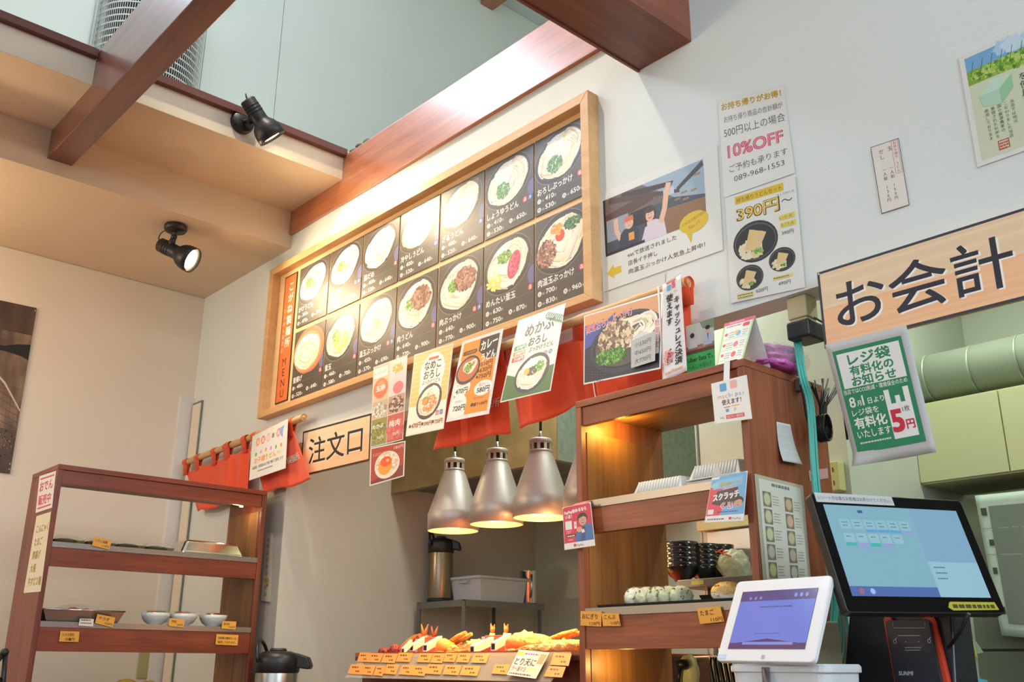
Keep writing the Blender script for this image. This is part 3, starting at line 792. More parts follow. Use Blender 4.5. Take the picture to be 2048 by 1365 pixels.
# ---- order sign, cashier sign
def woodprint(c, W_, H_, hs, seed=0):
    r = random.Random(seed)
    for k in range(26):
        v = H_ * k / 26; t_ = r.random()
        base = (246, 192, 148) if v < H_ * hs else (236, 206, 172)
        c.rect(0, v, W_, v + H_ / 26, C(base[0] + int(6 * t_), base[1] + int(10 * t_), base[2] + int(10 * t_))); c.k -= 1
    c.k += 1
BK = C(44, 40, 40)
o, c = paper('order_sign', 'pale wood look sign with bold black characters 注文口 between the two curtains', 'sign', pq([(606, 864), (743, 827), (739, 922), (602, 954)], 2.078), .51, .192, mat('sign_wood_base', C(236, 196, 156), .5), th=.008)
woodprint(c, .51, .192, .55, 3); c.ring(0, 0, .51, .192, .008, C(48, 44, 34))
c.text('注文口', .258, .050, .118, C(246, 236, 224), 'c', .01, .40); c.text('注文口', .255, .053, .118, BK, 'c', .012, .40)
c.done(o)
XS0, XS1 = -1.157, -.56
o, c = paper('cashier_sign', 'large pale wood look sign with big black characters お会計 over the register', 'sign', [Vector((XS0, 2.078, 2.236)), Vector((XS1, 2.078, 2.236)), Vector((XS1, 2.078, 2.036)), Vector((XS0, 2.078, 2.036))], .597, .2, mat('sign_wood_base'), th=.010)
woodprint(c, .597, .2, .5, 8); c.ring(0, 0, .597, .2, .0065, C(62, 64, 74)); c.ell(.004, .196, .003, .003, C(190, 190, 190), n=10)
c.text('お会計', .048, .044, .130, C(250, 244, 236), 'l', .012, .415); c.text('お会計', .043, .048, .130, C(48, 50, 62), 'l', .012, .415)
c.done(o)
# green bag-charge notice
GR = C(34, 134, 92)
q = [at(1650, 690, 'y', 2.060), at(1812, 650, 'y', 2.060), at(1873, 905, 'y', 2.10), at(1712, 934, 'y', 2.075)]
o, c = paper('bag_charge_notice', 'white sheet with green block announcing paid bags, hung from the cashier sign', 'poster', q, .21, .30, mat('paper_white'), curlfn=lambda s, t: .07 * max(0, (0.09 - t)) * max(0, .4 - s) * 8)
c.STEP = .00003; c.base = .0006
m_ = .018
def gr_(u0, v0, u1, v1, col): grect(c, u0, v0, u1, v1, col)
gr_(.014, .028, .192, .278, GR); 
gr_(.022, .182, .184, .268, C(232, 234, 232)); 
c.text('レジ袋', .103, .238, .030, GR, 'c', .04, .108); c.text('有料化の', .103, .212, .025, GR, 'c', .04, .112); c.text('お知らせ', .103, .186, .026, GR, 'c', .04, .114)
c.text('当店ではCO2削減・環境保全のため', .1, .169, .0125, C(236, 238, 234), 'c', .008, .165)
gr_(.118, .045, .180, .160, C(234, 236, 234)); gr_(.131, .126, .166, .161, GR); gr_(.143, .124, .155, .143, C(234, 236, 234))
c.text('8', .026, .136, .034, C(236, 238, 234), 'l', .018); c.text('月', .045, .138, .014, C(236, 238, 234), 'l', .018); c.text('1', .060, .136, .034, C(236, 238, 234), 'l', .018); c.text('日より', .074, .138, .016, C(236, 238, 234), 'l', .018, .042)
c.text('レジ袋を', .026, .115, .0175, C(236, 238, 234), 'l', .012, .070); c.text('有料化', .026, .086, .028, C(236, 238, 234), 'l', .035, .084); c.text('いたします', .026, .062, .021, C(236, 238, 234), 'l', .012, .088)
c.lines(.028, .048, .085, 1, .005, C(210, 226, 214), seed=6)
c.text('5', .122, .062, .070, C(206, 40, 70), 'l', .045); c.text('1枚', .154, .104, .0145, C(60, 60, 60)); c.text('円', .156, .065, .024, C(206, 40, 70), 'l', .04)
c.done(o)

# ---- posters hanging under the menu frame
CL = C(238, 236, 230)
o, c = paper('topping_poster', 'tall narrow faded topping price sheet hanging leftmost below the menu', 'poster', pq([(747, 735), (815, 710), (806, 880), (741, 896)], 2.03, 2.0), .20, .40, lam)
c.rect(.004, .004, .098, .396, C(222, 190, 160)); c.rect(.102, .004, .196, .396, C(226, 214, 206))
c.rect(.006, .335, .090, .385, C(238, 236, 228)); c.text('トッピング', .010, .350, .022, C(120, 110, 100), 'l', 0, .07)
c.ell(.050, .278, .044, .050, C(226, 120, 84)); c.ell(.050, .290, .026, .028, C(240, 150, 110)); c.text('玉卵', .020, .268, .030, WHITE, bold=.03)
c.ell(.150, .27, .045, .06, C(216, 206, 208)); c.ell(.155, .255, .03, .03, C(214, 120, 130))
c.scat(.150, .352, .03, .022, 30, .012, [C(226, 160, 60), C(238, 186, 90)], seed=3)
c.rect(.004, .135, .098, .215, C(196, 176, 160)); c.scat(.05, .17, .04, .035, 60, .014, [C(226, 224, 216), C(206, 200, 190), C(150, 150, 100)], seed=8)
c.text('とろろ', .010, .180, .020, WHITE); c.rect(.102, .135, .196, .220, C(188, 150, 130)); c.scat(.15, .175, .04, .035, 50, .018, [C(90, 60, 50), C(120, 84, 70), C(206, 190, 180)], seed=9)
c.rect(.004, .004, .098, .130, C(150, 146, 84)); c.scat(.05, .06, .045, .05, 140, .012, [C(130, 130, 60), C(170, 164, 96), C(110, 112, 50)], seed=10); c.text('めかぶ', .008, .085, .024, WHITE, bold=.02); c.text('70円', .040, .030, .020, WHITE)
c.rect(.102, .004, .196, .130, C(196, 92, 84)); c.scat(.15, .06, .04, .045, 40, .03, [C(206, 84, 84), C(216, 110, 104)], seed=11); c.text('梅肉', .112, .075, .034, WHITE, bold=.02); c.text('70円', .135, .030, .020, WHITE)
c.done(o, ink_gl)
o, c = paper('egg_rice_poster', 'small red poster of egg on rice hanging below the topping sheet', 'poster', pq([(741, 897), (811, 882), (808, 953), (739, 973)], 2.0, 1.99), .20, .20, lam)
c.rect(.006, .006, .194, .194, C(176, 62, 50)); c.poly([(.006, .006), (.194, .006), (.194, .07), (.006, .02)], C(130, 50, 44))
c.ell(.10, .090, .072, .074, C(236, 228, 214)); c.ell(.10, .098, .065, .062, C(226, 214, 196)); c.scat(.10, .098, .06, .055, 160, .012, [C(246, 240, 226), C(230, 216, 190), C(214, 180, 150)], seed=2)
c.ell(.09, .085, .04, .048, C(240, 160, 60)); c.ell(.095, .108, .032, .028, C(236, 92, 50)); c.ell(.103, .113, .010, .007, C(250, 190, 150))
c.text('たまかけごはん', .016, .150, .020, C(232, 150, 130), 'l', .02, .095); c.text('180円', .138, .165, .024, C(240, 224, 214), 'l', 0, .052)
c.done(o, ink_gl)
def small_bowl(c, u, v, r, kind, seed, rim=C(70, 64, 84)):
    bowl_art(c, u, v, r, r * .86, kind, seed, .5, rim, C(54, 50, 66))
o, c = paper('grated_mushroom_poster', 'orange and white noodle poster with dark blue bowl, second from left below the menu', 'poster', pq([(829, 710), (907, 687), (887, 858), (811, 874)], 2.025, 1.965), .21, .297, lam)
c.rect(.004, .07, .206, .293, C(238, 190, 120)); 
for k in range(12): c.rect(.004, .08 + .018 * k, .206, .085 + .018 * k, C(242, 202, 140)); c.k -= 1
c.k += 1
c.ell(.112, .215, .066, .070, C(244, 240, 230)); c.rect(.05, .14, .17, .20, C(244, 240, 230)); c.rrect(.085, .258, .14, .268, C(216, 90, 60), .004)
c.rect(.004, .004, .206, .10, C(240, 232, 216))
c.text('なめこ', .112, .226, .036, C(60, 44, 36), 'c', .03, .088); c.text('おろし', .112, .192, .036, C(60, 44, 36), 'c', .03, .088); c.text('ぶっかけうどん', .112, .172, .018, C(60, 44, 36), 'c', .02, .10)
small_bowl(c, .112, .108, .070, 'onion', 4); c.scat(.115, .10, .04, .03, 60, .009, [C(220, 120, 60), C(232, 150, 90)], seed=3)
c.rect(.158, .052, .174, .068, RED); c.rect(.179, .052, .195, .068, BLU); c.text('温', .166, .055, .012, WHITE, 'c'); c.text('冷', .187, .055, .012, WHITE, 'c')
for u, t_ in ((.02, '470円'), (.09, '590円'), (.148, '720円')): c.ell(u, .032, .006, .006, C(60, 44, 36), n=12); c.text(t_, u + .009, .024, .022 if u < .05 else .018, C(150, 60, 40), 'l', .03, .052 if u < .05 else .042)
c.done(o, ink_gl)
o, c = paper('curry_poster', 'orange and black curry noodle poster, third from left below the menu', 'poster', pq([(925, 684), (1007, 657), (978, 828), (892, 845)], 2.02, 1.97), .21, .297, lam)
OR = C(240, 142, 48)
c.rect(.014, .014, .196, .285, OR); c.poly([(.10, .285), (.196, .285), (.196, .200), (.15, .202), (.10, .24)], C(54, 40, 40))
c.ell(.045, .052, .042, .042, CL); c.rect(.014, .014, .085, .05, CL); c.ell(.045, .115, .046, .030, CL); c.rect(.014, .093, .06, .132, CL); c.ell(.158, .098, .044, .027, CL)
c.rrect(.020, .236, .092, .252, C(54, 40, 40), .006); c.text('こがね製麺所', .056, .240, .011, OR, 'c', 0, .06)
c.text('カレー', .112, .238, .042, WHITE, 'l', .03, .08, .12); c.text('うどん', .124, .196, .034, WHITE, 'l', .03, .068, .12)
c.ell(.062, .178, .060, .052, C(54, 50, 74), .2); c.ell(.062, .180, .052, .042, C(196, 104, 60), .2); c.noodles(.07, .19, .035, .028, 30, .005, NOO, .2, 3); c.scat(.062, .186, .02, .018, 50, .006, GRN, seed=6)
for k, t_ in enumerate(('510円', '630円', '750円')): c.ell(.118 , .185 - .022 * k, .0055, .0055, C(54, 40, 40), n=12); c.text(t_, .126, .178 - .022 * k, .021, C(54, 40, 40), 'l', .03, .058)
c.text('カレーライス', .020, .122, .012, C(200, 70, 70), 'l', 0, .05); c.text('470円', .020, .096, .024, C(50, 50, 54), 'l', .03, .06); c.text('温玉カレー', .135, .106, .012, C(200, 70, 70), 'l', 0, .045); c.text('580円', .130, .083, .024, C(50, 50, 54), 'l', .03, .06)
c.text('カツカレー', .028, .062, .012, C(200, 70, 70), 'l', 0, .042); c.text('720円', .024, .034, .024, C(50, 50, 54), 'l', .03, .06); c.text('カレーメニュー', .120, .062, .011, C(54, 40, 40), 'l', 0, .055); c.ell(.118, .044, .007, .007, C(54, 40, 40), n=12); c.text('盛り+200円', .126, .038, .014, C(54, 40, 40), 'l', .02, .064)
c.done(o, ink_gl)
o, c = paper('seaweed_poster', 'pale green and dark green noodle poster with leaves, fourth below the menu', 'poster', pq([(1037, 642), (1131, 607), (1101, 782), (1000, 806)], 2.015, 1.93), .21, .297, lam)
c.rect(.004, .004, .206, .293, C(214, 222, 208)); c.poly([(.004, .004), (.206, .004), (.206, .090), (.14, .082), (.06, .075), (.004, .095)], C(66, 108, 48))
for k in range(9):
    u = .13 + .009 * k; v = .275 - .004 * k
    c.stroke([(u, v), (u + .012, v + .012)], .006, C(60, 98, 62)); c.stroke([(u, v - .002), (u + .012, v - .016)], .006, C(76, 112, 70))
c.text('めかぶ', .050, .222, .050, C(50, 52, 44), 'l', .03, .125, .03); c.text('おろし', .075, .182, .036, C(50, 52, 44), 'l', .03, .080); c.text('ぶっかけうどん', .082, .158, .020, C(50, 52, 44), 'l', .02, .105)
for k, (t_, cl_) in enumerate((('470円', C(70, 140, 96)), ('590円', C(226, 130, 76)), ('710円', C(214, 60, 70)))): c.rect(.012, .178 - .021 * k, .066, .195 - .021 * k, cl_); c.text(t_, .022, .181 - .021 * k, .015, WHITE, 'l', .03, .040)
c.ell(.160, .138, .008, .008, RED, n=14); c.ell(.180, .138, .008, .008, C(60, 130, 190), n=14); c.text('温', .160, .134, .010, WHITE, 'c'); c.text('冷', .180, .134, .010, WHITE, 'c')
small_bowl(c, .115, .080, .074, '', 9, C(90, 84, 84)); c.scat(.140, .098, .022, .018, 50, .007, GRN, seed=5); c.scat(.112, .115, .022, .015, 30, .008, [C(240, 242, 236)], seed=6); c.scat(.115, .085, .02, .015, 40, .008, [C(90, 80, 50), C(110, 96, 60)], seed=7); c.ell(.092, .088, .012, .012, C(226, 190, 90))
c.done(o, ink_gl)
# big landscape mushroom poster
o, c = paper('maitake_poster', 'landscape poster of a noodle bowl with handwritten price card, right of the leaf poster', 'poster', pq([(1168, 632), (1325, 584), (1321, 738), (1167, 770)], 1.975, 1.94), .35, .245, lam)
c.rect(.005, .005, .345, .240, C(46, 44, 52)); c.poly([(.005, .240), (.345, .240), (.345, .17), (.18, .215), (.005, .17)], C(222, 160, 104))
c.poly([(.005, .205), (.10, .2), (.15, .225), (.10, .15), (.005, .12)], C(70, 86, 160))
c.ell(.195, .115, .165, .098, C(60, 60, 66), .12); c.ell(.195, .118, .15, .085, C(34, 34, 40), .12); c.ell(.195, .116, .14, .078, C(92, 84, 70), .12)
c.noodles(.23, .15, .10, .055, 60, .010, NOO, .1, 5); c.scat(.15, .135, .075, .055, 170, .018, [C(200, 170, 130), C(150, 116, 84), C(226, 206, 170), C(110, 84, 62)], seed=12)
c.ell(.27, .10, .04, .03, C(206, 220, 220)); c.scat(.13, .075, .07, .026, 120, .011, GRN + [C(40, 100, 30)], seed=13)
for k in range(8):
    for j in range(8): c.ell(.02 + .012 * k, .012 + .010 * j - .002 * k, .0035, .0018, C(84, 84, 92), n=6); c.k -= 1
c.k += 1
c.text('舞茸おろしぶっかけ', .012, .175, .034, C(236, 224, 224), 'l', .04, .215, .12); c.text('舞茸おろしぶっかけ', .012, .176, .034, C(206, 56, 60), 'l', .01, .215, .12)
c.rect(.322, .05, .342, .16, C(230, 220, 214)); c.text('数量限定', .332, .14, .022, C(190, 50, 50), vert=True)
c.done(o, ink_gl)
q = pq([(1262, 682), (1311, 662), (1310, 722), (1262, 737)], 1.945, 1.935)
o, c = paper('price_card', 'small white handwritten price card stuck on the landscape noodle poster', 'card', q, .10, .09, mat('paper_white'))
for k, t_ in enumerate(('小530円', '中650円', '大770円')): c.text(t_, .016, .062 - .026 * k, .018, C(70, 70, 74), 'l', 0, .066)
c.done(o)

# ---- noren curtains
cloth = mat('noren_cloth', C(236, 82, 36), 0.85, bump=0.2, bscale=500, sheen=0.2, var=0.05, vscale=6)
bamboo = wood('bamboo', C(196, 152, 98), C(222, 182, 128), 'x', 0.45, 26, bump=0.05)
def noren(label, x0, z0, x1, z1, y, group):
    t = thing('noren_curtain', label, 'curtain', ((x0 + x1) / 2, y, min(z0, z1)), group=group)
    n = 26; path = []; rr = []
    for i in range(n + 1):
        a = i / n; path.append((x0 + (x1 - x0) * a, y, z0 + (z1 - z0) * a)); rr.append(.0155 + .0022 * (1 if i % 5 == 2 else 0))
    mb = MB().tube(path, rr, 14)
    obj('bamboo_rod', mb, bamboo, t)
    e = Vector((x1, y, z1)); d = (Vector((x1, y, z1)) - Vector((x0, y, z0))).normalized()
    obj('rod_end', MB().lathe([(0, .001), (.008, .001), (.009, -.004), (.015, -.002), (.0165, 0), (.0165, -.006), (0, -.006)], 18, Matrix.Translation(e + d * .003) @ d.to_track_quat('Z', 'Y').to_matrix().to_4x4()), bamboo, t)
    return t
def rodz(xa, za, xb, zb, x): return za + (zb - za) * (x - xa) / (xb - xa)
def flap(t, R, xt0, xt1, xb0, xb1, zb0, zb1, tabs, y, seed, text=None, drop=.046, fold=.010, tabw=.040):
    r = random.Random(seed); ph = r.random() * 6
    def P(u, v, off=0.0):
        xt = xt0 + (xt1 - xt0) * u; xb = xb0 + (xb1 - xb0) * u
        zt = rodz(*R, xt) - drop - .007 * abs(math.sin(PI * u * (len(tabs) - 1))) ; zb = zb0 + (zb1 - zb0) * u
        k = v
        x = xb + (xt - xb) * k; z = zb + (zt - zb) * k + 0.004 * math.sin(u * 9 + ph) * (1 - v)
        yy = y + fold * math.sin(u * 11 + ph + .6 * (1 - v)) * (1 - .55 * v) + .002 * math.sin(u * 17 + ph * 2) * (1 - v)
        return Vector((x, yy - off, z))
    f = obj('cloth_panel', MB().slab(lambda a, b: P(a, b), 40, 20, .0012), cloth, t)
    for tx in tabs:
        z = rodz(*R, tx); a = .0185
        pts = [(-tabw / 2, 1)]
        ring = []
        for k in range(13):
            an = math.radians(-60 + k * 290 / 12)
            ring.append((y - a * math.cos(an), z + a * math.sin(an)))
        prof = [(y - .004, z - drop - .02)] + ring + [(y + .004, z - drop - .02)]
        mb = MB()
        def T(aa, bb):
            i = bb * (len(prof) - 1); k = min(int(i), len(prof) - 2); fr_ = i - k
            yy = prof[k][0] * (1 - fr_) + prof[k + 1][0] * fr_; zz = prof[k][1] * (1 - fr_) + prof[k + 1][1] * fr_
            w_ = tabw * (1 + .25 * max(0, (z - zz) / .07))
            return Vector((tx + (aa - .5) * w_, yy, zz))
        mb.slab(T, 2, len(prof) - 1, .0012)
        obj('hanging_tab', mb, cloth, f)
    if text:
        s, u0, v0, size, wid = text
        W_ = abs(xb1 - xb0); H_ = .22
        c = Canvas(1, 1, lambda a, b, z: P(min(max(a, 0), 1), min(max(b, 0), 1), .0012 + z))
        c.text(s, u0, v0, size, C(226, 214, 200), 'l', .02, wid); c.done(f)
    return f
RL = (-4.696, 2.266, -3.569, 2.295)
nl = noren('orange cloth curtain on bamboo rod above the left wooden display shelf', RL[0], RL[1], RL[2], RL[3], 2.045, 'orange curtains')
def rx(px, py=900): return at(px, py, 'y', 2.045).x
flap(nl, RL, rx(373, 930), rx(462, 905), rx(391, 1020), rx(460, 1000), 2.000, 2.000, [rx(374, 925), rx(398, 915), rx(431, 903), rx(455, 893)], 2.045, 1)
flap(nl, RL, rx(458, 905), rx(503, 872), rx(457, 990), rx(496, 980), 2.000, 2.005, [rx(461, 890), rx(494, 876)], 2.040, 5)
flap(nl, RL, rx(506, 872), rx(590, 843), rx(529, 985), rx(624, 962), 2.010, 2.013, [rx(512, 870), rx(584, 842)], 2.045, 2, ('こがね製麺所', .36, .45, .15, .58), fold=.006)
RR = (-2.66, 2.305, -1.534, 2.312)
nr_ = noren('orange cloth curtain on bamboo rod behind the posters and the right shelf', RR[0], RR[1], RR[2], RR[3], 2.045, 'orange curtains')
flap(nr_, RR, rx(903, 745), rx(1010, 700), rx(861, 893), rx(1017, 867), 2.013, 2.010, [rx(912, 735), rx(1000, 700)], 2.050, 3, ('こがね製麺所', .30, .40, .13, .60), fold=.006)
flap(nr_, RR, rx(1012, 700), rx(1172, 640), rx(1031, 860), rx(1190, 800), 2.014, 2.050, [rx(1022, 692), rx(1085, 665), rx(1158, 640)], 2.055, 4, tabw=.055, fold=.009)
flap(nr_, RR, rx(1176, 640), rx(1376, 570), rx(1196, 800), rx(1384, 720), 2.045, 2.045, [rx(1190, 630), rx(1270, 600), rx(1367, 566)], 2.050, 6, fold=.006)
# children poster on left curtain
o, c = paper('kids_meal_poster', 'white poster with pastel flowers advertising children noodles on the left curtain', 'poster', pq([(505, 873), (576, 838), (571, 937), (498, 962)], 2.018, 2.000), .30, .21, lam)
cols = [C(240, 150, 100), C(232, 110, 110), C(240, 170, 190), C(120, 120, 120), C(232, 130, 160)]
for k in range(5): c.ell(.055 + .043 * k, .168, .017, .019, cols[k] if k != 3 else C(240, 226, 220)); c.text('幸運感謝祭'[k], .055 + .043 * k, .158, .024, C(250, 226, 210) if k != 3 else C(70, 60, 60), 'c', .02)
c.poly([(.235, .185), (.275, .190), (.262, .165), (.266, .140), (.248, .150), (.24, .168)], C(130, 176, 226))
for k in range(6): c.ell(.045 + .042 * k, .112 + .004 * math.sin(k), .008, .009, [C(120, 180, 90), C(240, 150, 180), C(240, 160, 80), C(232, 130, 200), C(120, 180, 90), C(240, 150, 60)][k], n=12)
c.text('お子様うどん', .035, .072, .027, C(240, 160, 50), 'l', .03, .18); c.text('無料', .222, .074, .02, C(244, 214, 170))
c.text('幼稚園・保育園のお子様に無料で提供します', .022, .045, .016, C(90, 70, 60), 'l', 0, .255); c.lines(.07, .028, .14, 1, .006, C(140, 120, 110), seed=3)
c.done(o, ink_gl)

# ------------------------------------------------------------------ wooden display shelves
wz_l = wood('shelf_wood_upright', C(88, 38, 24), C(136, 66, 42), 'z', 0.38, 26, bump=0.08)
wx_l = wood('shelf_wood_rail_y', C(94, 38, 22), C(146, 70, 42), 'y', 0.36, 26, bump=0.08)
wz_r = wood('shelf_wood_upright_right', C(112, 54, 32), C(162, 90, 58), 'z', 0.42, 26, bump=0.08)
wx_r = wood('shelf_wood_rail_x', C(114, 56, 34), C(168, 94, 60), 'x', 0.42, 26, bump=0.08)
inner = wood('shelf_wood_inner', C(112, 70, 34), C(158, 106, 56), 'z', 0.5, 20, bump=0.05)
inner_x = wood('shelf_wood_inner_top', C(100, 60, 30), C(146, 92, 50), 'x', 0.5, 20, bump=0.05)
edge_m = mat('metal_edge_strip', C(150, 146, 140), 0.35, 0.8)
lam_top = mat('shelf_surface', C(70, 62, 58), 0.4)
def display_shelf(label, org, wd, dd, W_, D_, mz, mx):
    org = Vector(org); wd = Vector(wd); dd = Vector(dd)
    t = thing('display_shelf', label, 'shelf', org + wd * W_ / 2 + dd * D_ / 2)
    def bx(mb, a0, a1, b0, b1, z0, z1):
        p = [org + wd * a + dd * b for a, b in ((a0, b0), (a1, b0), (a1, b1), (a0, b1))]
        lo = [(q.x, q.y, z0) for q in p]; hi = [(q.x, q.y, z1) for q in p]
        if wd.cross(dd).z < 0: lo.reverse(); hi.reverse()
        return mb.hexa(lo, hi)
    for k, (a, ai) in enumerate(((0, .02), (W_ - .02, W_ - .022))):
        obj('side_panel', bx(MB(), a, a + .02, 0, D_, 1.0, 1.988), mz, t, bevel=.0015)
        a2 = .0202 if k == 0 else W_ - .0222
        obj('inner_veneer', bx(MB(), a2, a2 + .002, .022, D_ - .004, 1.0, 1.92), inner, t)
    obj('top_board', bx(MB(), 0, W_, 0, D_, 1.9885, 2.008), mx, t, bevel=.0015)
    obj('top_rail', bx(MB(), .0205, W_ - .0205, .006, .024, 1.936, 1.988), mx, t, bevel=.001)
    obj('top_lining', bx(MB(), .0225, W_ - .0225, .0245, D_ - .004, 1.972, 1.982), inner_x, t)
    for z, zb in ((1.722, 1.636), (1.441, 1.340)):
        obj('shelf_board', bx(MB(), .0225, W_ - .0225, .012, D_, z - .016, z), lam_top, t)
        obj('edge_strip', bx(MB(), .0205, W_ - .0205, .002, .0115, z - .018, z + .002), edge_m, t)
        obj('shelf_rail', bx(MB(), .0205, W_ - .0205, .004, .022, zb, z - .0185), mx, t, bevel=.001)
    return t
shL = display_shelf('tall wooden display shelf on the left with oden papers on its side', (-3.8, 1.161, 0), (0, 1, 0), (-1, 0, 0), .867, .30, wz_l, wx_l)
shR = display_shelf('wooden display shelf on the right holding foam boxes and rice balls', (-1.851, 1.92, 0), (1, 0, 0), (0, 1, 0), .566, .355, wz_r, wx_r)
YF = 1.92
# LED strips under the top boards
ledm = mat('led_glow', C(255, 236, 180), .4, emit=C(255, 214, 120), estr=14)
for lb, (x, y) in (('small lit lamp under the top of the left wooden shelf', (-3.835, 1.93)),):
    t = thing('shelf_lamp', lb, 'lamp', (x, y, 1.931))
    obj('housing', MB().box(x - .012, x + .012, y - .012, y + .012, 1.9385, 1.9715), black_m, t)
    obj('diffuser', MB().box(x - .005, x + .005, y - .006, y + .006, 1.932, 1.9384), ledm, t)
point('shelf_led_left', (-3.88, 1.93, 1.915), 0.5, (1.0, .78, .4), .012)
t = thing('shelf_lamp', 'small warm lamp under the top of the right wooden shelf', 'lamp', (-1.81, 1.955, 1.96))
obj('housing', B(-1.822, -1.80, 1.946, 1.968, 1.962, 1.9715), black_m, t); obj('diffuser', B(-1.818, -1.804, 1.95, 1.964, 1.9585, 1.9618), mat('led_dim', C(250, 220, 150), .4, emit=C(255, 200, 90), estr=3), t)
point('shelf_fill_mid', (-1.62, 1.965, 1.665), 1.0, (1.0, .84, .6), .02)  # unseen fill light added to brighten the rice ball compartment
point('shelf_led_right', (-1.775, 2.03, 1.94), 1.3, (1.0, .68, .12), .02)
point('shelf_led_right_low', (-1.76, 2.0, 1.30), 0.8, (1.0, .7, .22), .012)
# counters (below the picture) that carry the shelves
cnt = wood('counter_wood', C(96, 54, 36), C(138, 84, 58), 'x', .4, 20)
t = obj('serving_counter', MB().box(-4.25, -3.72, -1.6, 2.09, 0.0, 1.0), cnt); tag(t, 'dark wooden self-service counter under the left display shelf', 'counter')
t = obj('register_counter', MB().box(-3.715, -0.45, 1.55, 2.60, 0.0, 1.0), cnt); tag(t, 'wooden counter running under the fried food, right shelf and register', 'counter')

# papers on the left shelf end
def ex(px, py): return at(px, py, 'y', 1.1595)
o, c = paper('oden_notice', 'white oden for sale notice with pink lettering at the top of the left shelf side', 'sign', [ex(79, 953), ex(112, 942), ex(104, 1016), ex(71, 1027)], .15, .148, lam)
PK = C(206, 70, 110)
c.rect(.012, .130, .138, .136, PK); c.rect(.012, .012, .138, .018, PK); c.text('おでん', .075, .084, .044, PK, 'c', .03, .118); c.text('販売中', .072, .030, .042, PK, 'c', .03, .112); c.done(o)
o, c = paper('oden_list', 'long pale handwritten oden list hanging under the pink notice', 'sign', [ex(73, 1033), ex(102, 1024), ex(81, 1184), ex(47, 1187)], .15, .30, mat('paper_cream', C(222, 216, 192), .6))
for k, s_ in enumerate(('こんにゃく', 'たまご', '厚揚げ', '大根', '牛すじ２種')): c.text(s_, .026, .232 - .051 * k, .034, C(168, 138, 50), 'l', .03, (.118, .075, .075, .052, .115)[k])
c.done(o)

# price tags
tagm = mat('tag_orange', C(232, 164, 62), .4)
def price_tag(label, quad, lines, w=.062, h=.036, m=None, group=None, name='price_tag', col=C(70, 50, 20), ink=None):
    o, c = paper(name, label, 'price tag', quad, w, h, m or tagm, th=.0008, group=group)
    for (s_, u, v, sz, wd) in lines:
        if s_: c.text(s_, u, v, sz, col, 'l', .02, wd)
        else: c.lines(u, v, wd, 1, sz, col, seed=int(u * 9000 + v * 777))
    c.done(o); return o
def xs(pts, x=-3.796): return [at(p[0], p[1], 'x', x) for p in pts]
price_tag('orange price tag on the upper board of the left shelf', xs([(188, 1074), (224, 1082), (218, 1100), (184, 1092)]), [('いりこ佃煮', .008, .020, .011, .042), ('110円', .034, .006, .009, .024)])
price_tag('orange salad price tag under the steel tray on the left shelf', xs([(195, 1229), (231, 1236), (225, 1256), (190, 1247)]), [('サラダ', .008, .018, .014, .036), ('150円', .032, .005, .010, .026)])
price_tag('small white tag beside the orange salad tag', xs([(160, 1238), (188, 1239), (186, 1254), (157, 1252)]), [(None, .006, .022, .006, .05), (None, .006, .010, .005, .05)], m=mat('tag_white', C(232, 220, 204), .5), w=.06, h=.03)
price_tag('orange price tag below the middle white bowl', xs([(340, 1237), (370, 1240), (367, 1256), (338, 1253)]), [('冷奴', .008, .018, .013, .02), ('250円', .032, .006, .010, .024)])
price_tag('orange price tag below the rightmost white bowl', xs([(445, 1243), (473, 1244), (471, 1260), (443, 1258)]), [('酢の物', .008, .018, .012, .024), ('250円', .032, .006, .010, .024)])
price_tag('orange kelp price tag with a corrected price low on the left shelf', xs([(121, 1263), (159, 1264), (157, 1285), (118, 1284)]), [('とろろ昆布', .008, .020, .011, .038), ('70■円', .018, .004, .012, .030)])
price_tag('orange notice tag at the right end of the lower rail', xs([(433, 1269), (477, 1271), (475, 1292), (431, 1290)]), [('自家製の麺用だしを', .006, .020, .009, .050), ('販売しております。', .006, .006, .009, .050)])
def ys(pts, y=YF - .004): return [at(p[0], p[1], 'y', y) for p in pts]
price_tag('orange rice ball price tag at the left end of the right shelf', ys([(1161, 1223), (1203, 1224), (1202, 1254), (1161, 1252)]), [('おにぎり', .005, .018, .014, .046), ('110円', .028, .003, .010, .030)])
price_tag('orange kelp rice ball tag beside the rice ball tag', ys([(1203, 1227), (1237, 1228), (1241, 1253), (1206, 1253)]), [('こんぶ', .008, .020, .014, .036), ('110円', .028, .004, .012, .026)], w=.056)
price_tag('orange egg price tag below the yellow rice ball', ys([(1394, 1218), (1440, 1213), (1448, 1244), (1400, 1249)]), [('たまご', .006, .019, .014, .036), ('110円', .030, .003, .011, .030)])

